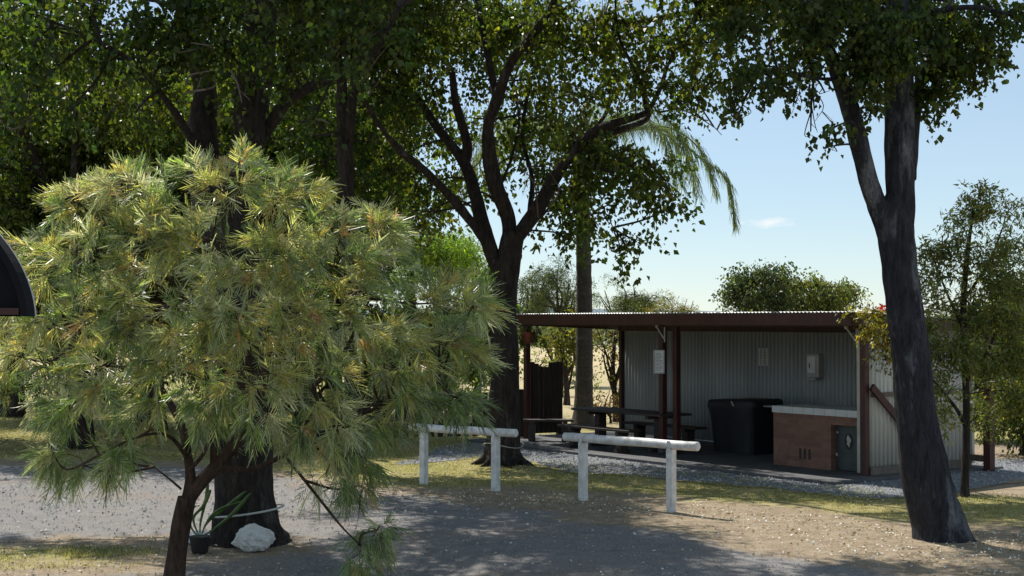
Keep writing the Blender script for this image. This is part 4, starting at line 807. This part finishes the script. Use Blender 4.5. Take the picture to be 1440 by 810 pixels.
Pz = onz(lit)+[0, 0, .012]; n = len(Pz); a = rng.random(n)*6.28; Dr = unit(np.column_stack([np.cos(a), np.sin(a), rng.normal(0, .25, n)])); Q = leaf_quads(Pz, Dr, rng.uniform(.015, .052, n), rng.uniform(.012, .028, n), .1)
cs = np.array([[.72, .65, .54], [.45, .34, .22], [.85, .81, .73], [.34, .23, .14]])[rng.integers(0, 4, n)]*(1+.15*rng.normal(size=(n, 1)))
tag(quadmesh('leaf_litter', Q, np.clip(cs, .02, .8), M['litter']), 'fallen pale dry leaves scattered over the dirt and road', 'leaf litter', kind='stuff')
# gravel stones
st = infr(np.vstack([scatter(BLUE, 16000, .05), scatter(ROADV, 8000, .1)])); Pz = onz(st)+[0, 0, .008]; n = len(Pz); rr = rng.uniform(.006, .016, n); far = Pz[:, 1] > 18; rr[far] *= 1.3; O = np.array([[1, 0, 0], [0, 1, 0], [-1, 0, 0], [0, -1, 0]]) ; Q = []
off = rng.normal(0, .25, (n, 5, 3)); top_ = Pz+np.column_stack([np.zeros((n, 2)), rr])+off[:, 4]*rr[:, None]*.5; rim = Pz[:, None, :]+(O[None]+off[:, :4])*rr[:, None, None]
Q = np.concatenate([np.stack([rim[:, i], rim[:, (i+1) % 4], top_], 1) for i in range(4)]); bc = np.where(far[:, None], np.array([[.36, .37, .39]]), np.array([[.30, .285, .275]]))*(1+.25*rng.normal(size=(n, 1))); tag(quadmesh('gravel_stones', Q, np.clip(np.tile(bc, (4, 1)), .04, .7), M['litter'], n=3), 'loose grey stones on the road and beside the shelter slab', 'gravel', kind='stuff')

# ------------------------------------------------------------ far scrub and hills
n = 26000; xx = rng.uniform(-90, 110, n); yy = rng.uniform(135, 170, n); hh = 2.2+1.6*vn(np.column_stack([xx, yy*0]), .09)+1.0*vn(np.column_stack([xx, yy]), .4, 4); zz = rng.random(n)*hh.clip(.5, 5)
Q = leaf_quads(np.column_stack([xx, yy, zz]), unit(rng.normal(size=(n, 3))), .7, .45); tag(quadmesh('far_scrub', Q, leafcols(n, (.10, .13, .085), .25, .1), M['leaf']), 'grey-green band of scrub at the end of the dry field', 'scrub', kind='stuff')
V = []; fc = []; nx = 120
for j, (y, s_) in enumerate(((900, 0), (1300, 1), (1900, 0))):
    for i in range(nx): x = -1600+i*3200/(nx-1); V.append((x, y, -2 if not s_ else 4+10*(noise.noise(Vector((x*.0022, 1.7, 0)))+.5)))
for j in range(2):
    for i in range(nx-1): fc.append((j*nx+i, j*nx+i+1, (j+1)*nx+i+1, (j+1)*nx+i))
MB().add(V, fc).build('hills', M['hill'], None, smooth=True)['kind'] = 'structure'

# ------------------------------------------------------------ light, sky, camera
sd = Vector((-.40, .58, 1.0)).normalized(); el = math.asin(sd.z); az = math.atan2(sd.x, sd.y)
L_ = bpy.data.lights.new('sun', 'SUN'); L_.energy = 5.0; L_.angle = math.radians(.53); L_.color = (1, .95, .87); lo = bpy.data.objects.new('sun', L_); COL.objects.link(lo); lo.rotation_euler = sd.to_track_quat('Z', 'Y').to_euler()
wd = bpy.data.worlds.new('World'); S.world = wd; wd.use_nodes = True; nt = wd.node_tree; bg = nt.nodes['Background']
sk = nt.nodes.new('ShaderNodeTexSky'); sk.sky_type = 'NISHITA'; sk.sun_disc = False; sk.sun_elevation = el; sk.sun_rotation = az; sk.altitude = 300; sk.air_density = .9; sk.dust_density = .0; sk.ozone_density = 3.5
tc = nt.nodes.new('ShaderNodeTexCoord'); cd = Vector(P(1081, 313, 1)-np.array([0, 0, CAMH])).normalized()
mp = nt.nodes.new('ShaderNodeMapping'); mp.vector_type = 'POINT'; mp.inputs['Location'].default_value = (-cd.x*62, -cd.y*40, -cd.z*260); mp.inputs['Scale'].default_value = (62, 40, 260)
nt.links.new(tc.outputs['Generated'], mp.inputs['Vector']); ln = nt.nodes.new('ShaderNodeVectorMath'); ln.operation = 'LENGTH'; nt.links.new(mp.outputs[0], ln.inputs[0])
mp2 = nt.nodes.new('ShaderNodeMapping'); mp2.inputs['Scale'].default_value = (60, 60, 170); nt.links.new(tc.outputs['Generated'], mp2.inputs['Vector'])
nz_ = noise_n(nt, mp2.outputs[0], 1.6, 5, .6); a_ = nt.nodes.new('ShaderNodeMath'); a_.operation = 'MULTIPLY_ADD'; nt.links.new(nz_, a_.inputs[0]); a_.inputs[1].default_value = 2.4; nt.links.new(ln.outputs['Value'], a_.inputs[2])
cf = ramp(nt, (lambda mr: mr)(a_.outputs[0]), [(0, (0, 0, 0)), (1, (0, 0, 0))])
mr = nt.nodes.new('ShaderNodeMapRange'); mr.inputs['From Min'].default_value = 2.3; mr.inputs['From Max'].default_value = 1.2; mr.inputs['To Max'].default_value = .75; nt.links.new(a_.outputs[0], mr.inputs['Value'])
hz = mixc(nt, .42, sk.outputs[0], (5.2, 6.3, 6.8))
nt.links.new(mixc(nt, mr.outputs['Result'], hz, (8, 8.1, 8.2)), bg.inputs['Color']); bg.inputs['Strength'].default_value = .10
cam = bpy.data.cameras.new('camera'); cam.sensor_width = 36; cam.lens = F/1440*36; cam.clip_end = 9000; cam.clip_start = .1
co = bpy.data.objects.new('camera', cam); COL.objects.link(co); co.location = (0, 0, CAMH); co.rotation_euler = (math.radians(90)+PITCH, 0, 0); S.camera = co
S.view_settings.view_transform = 'Standard'; S.view_settings.look = 'None'; S.view_settings.exposure = .32; S.view_settings.gamma = 1
S.render.engine = 'CYCLES'; S.cycles.max_bounces = 6; S.cycles.transmission_bounces = 3; S.cycles.diffuse_bounces = 3
for o in bpy.data.objects:
    for k in ('_loc', '_local'):
        if k in o.keys(): del o[k]
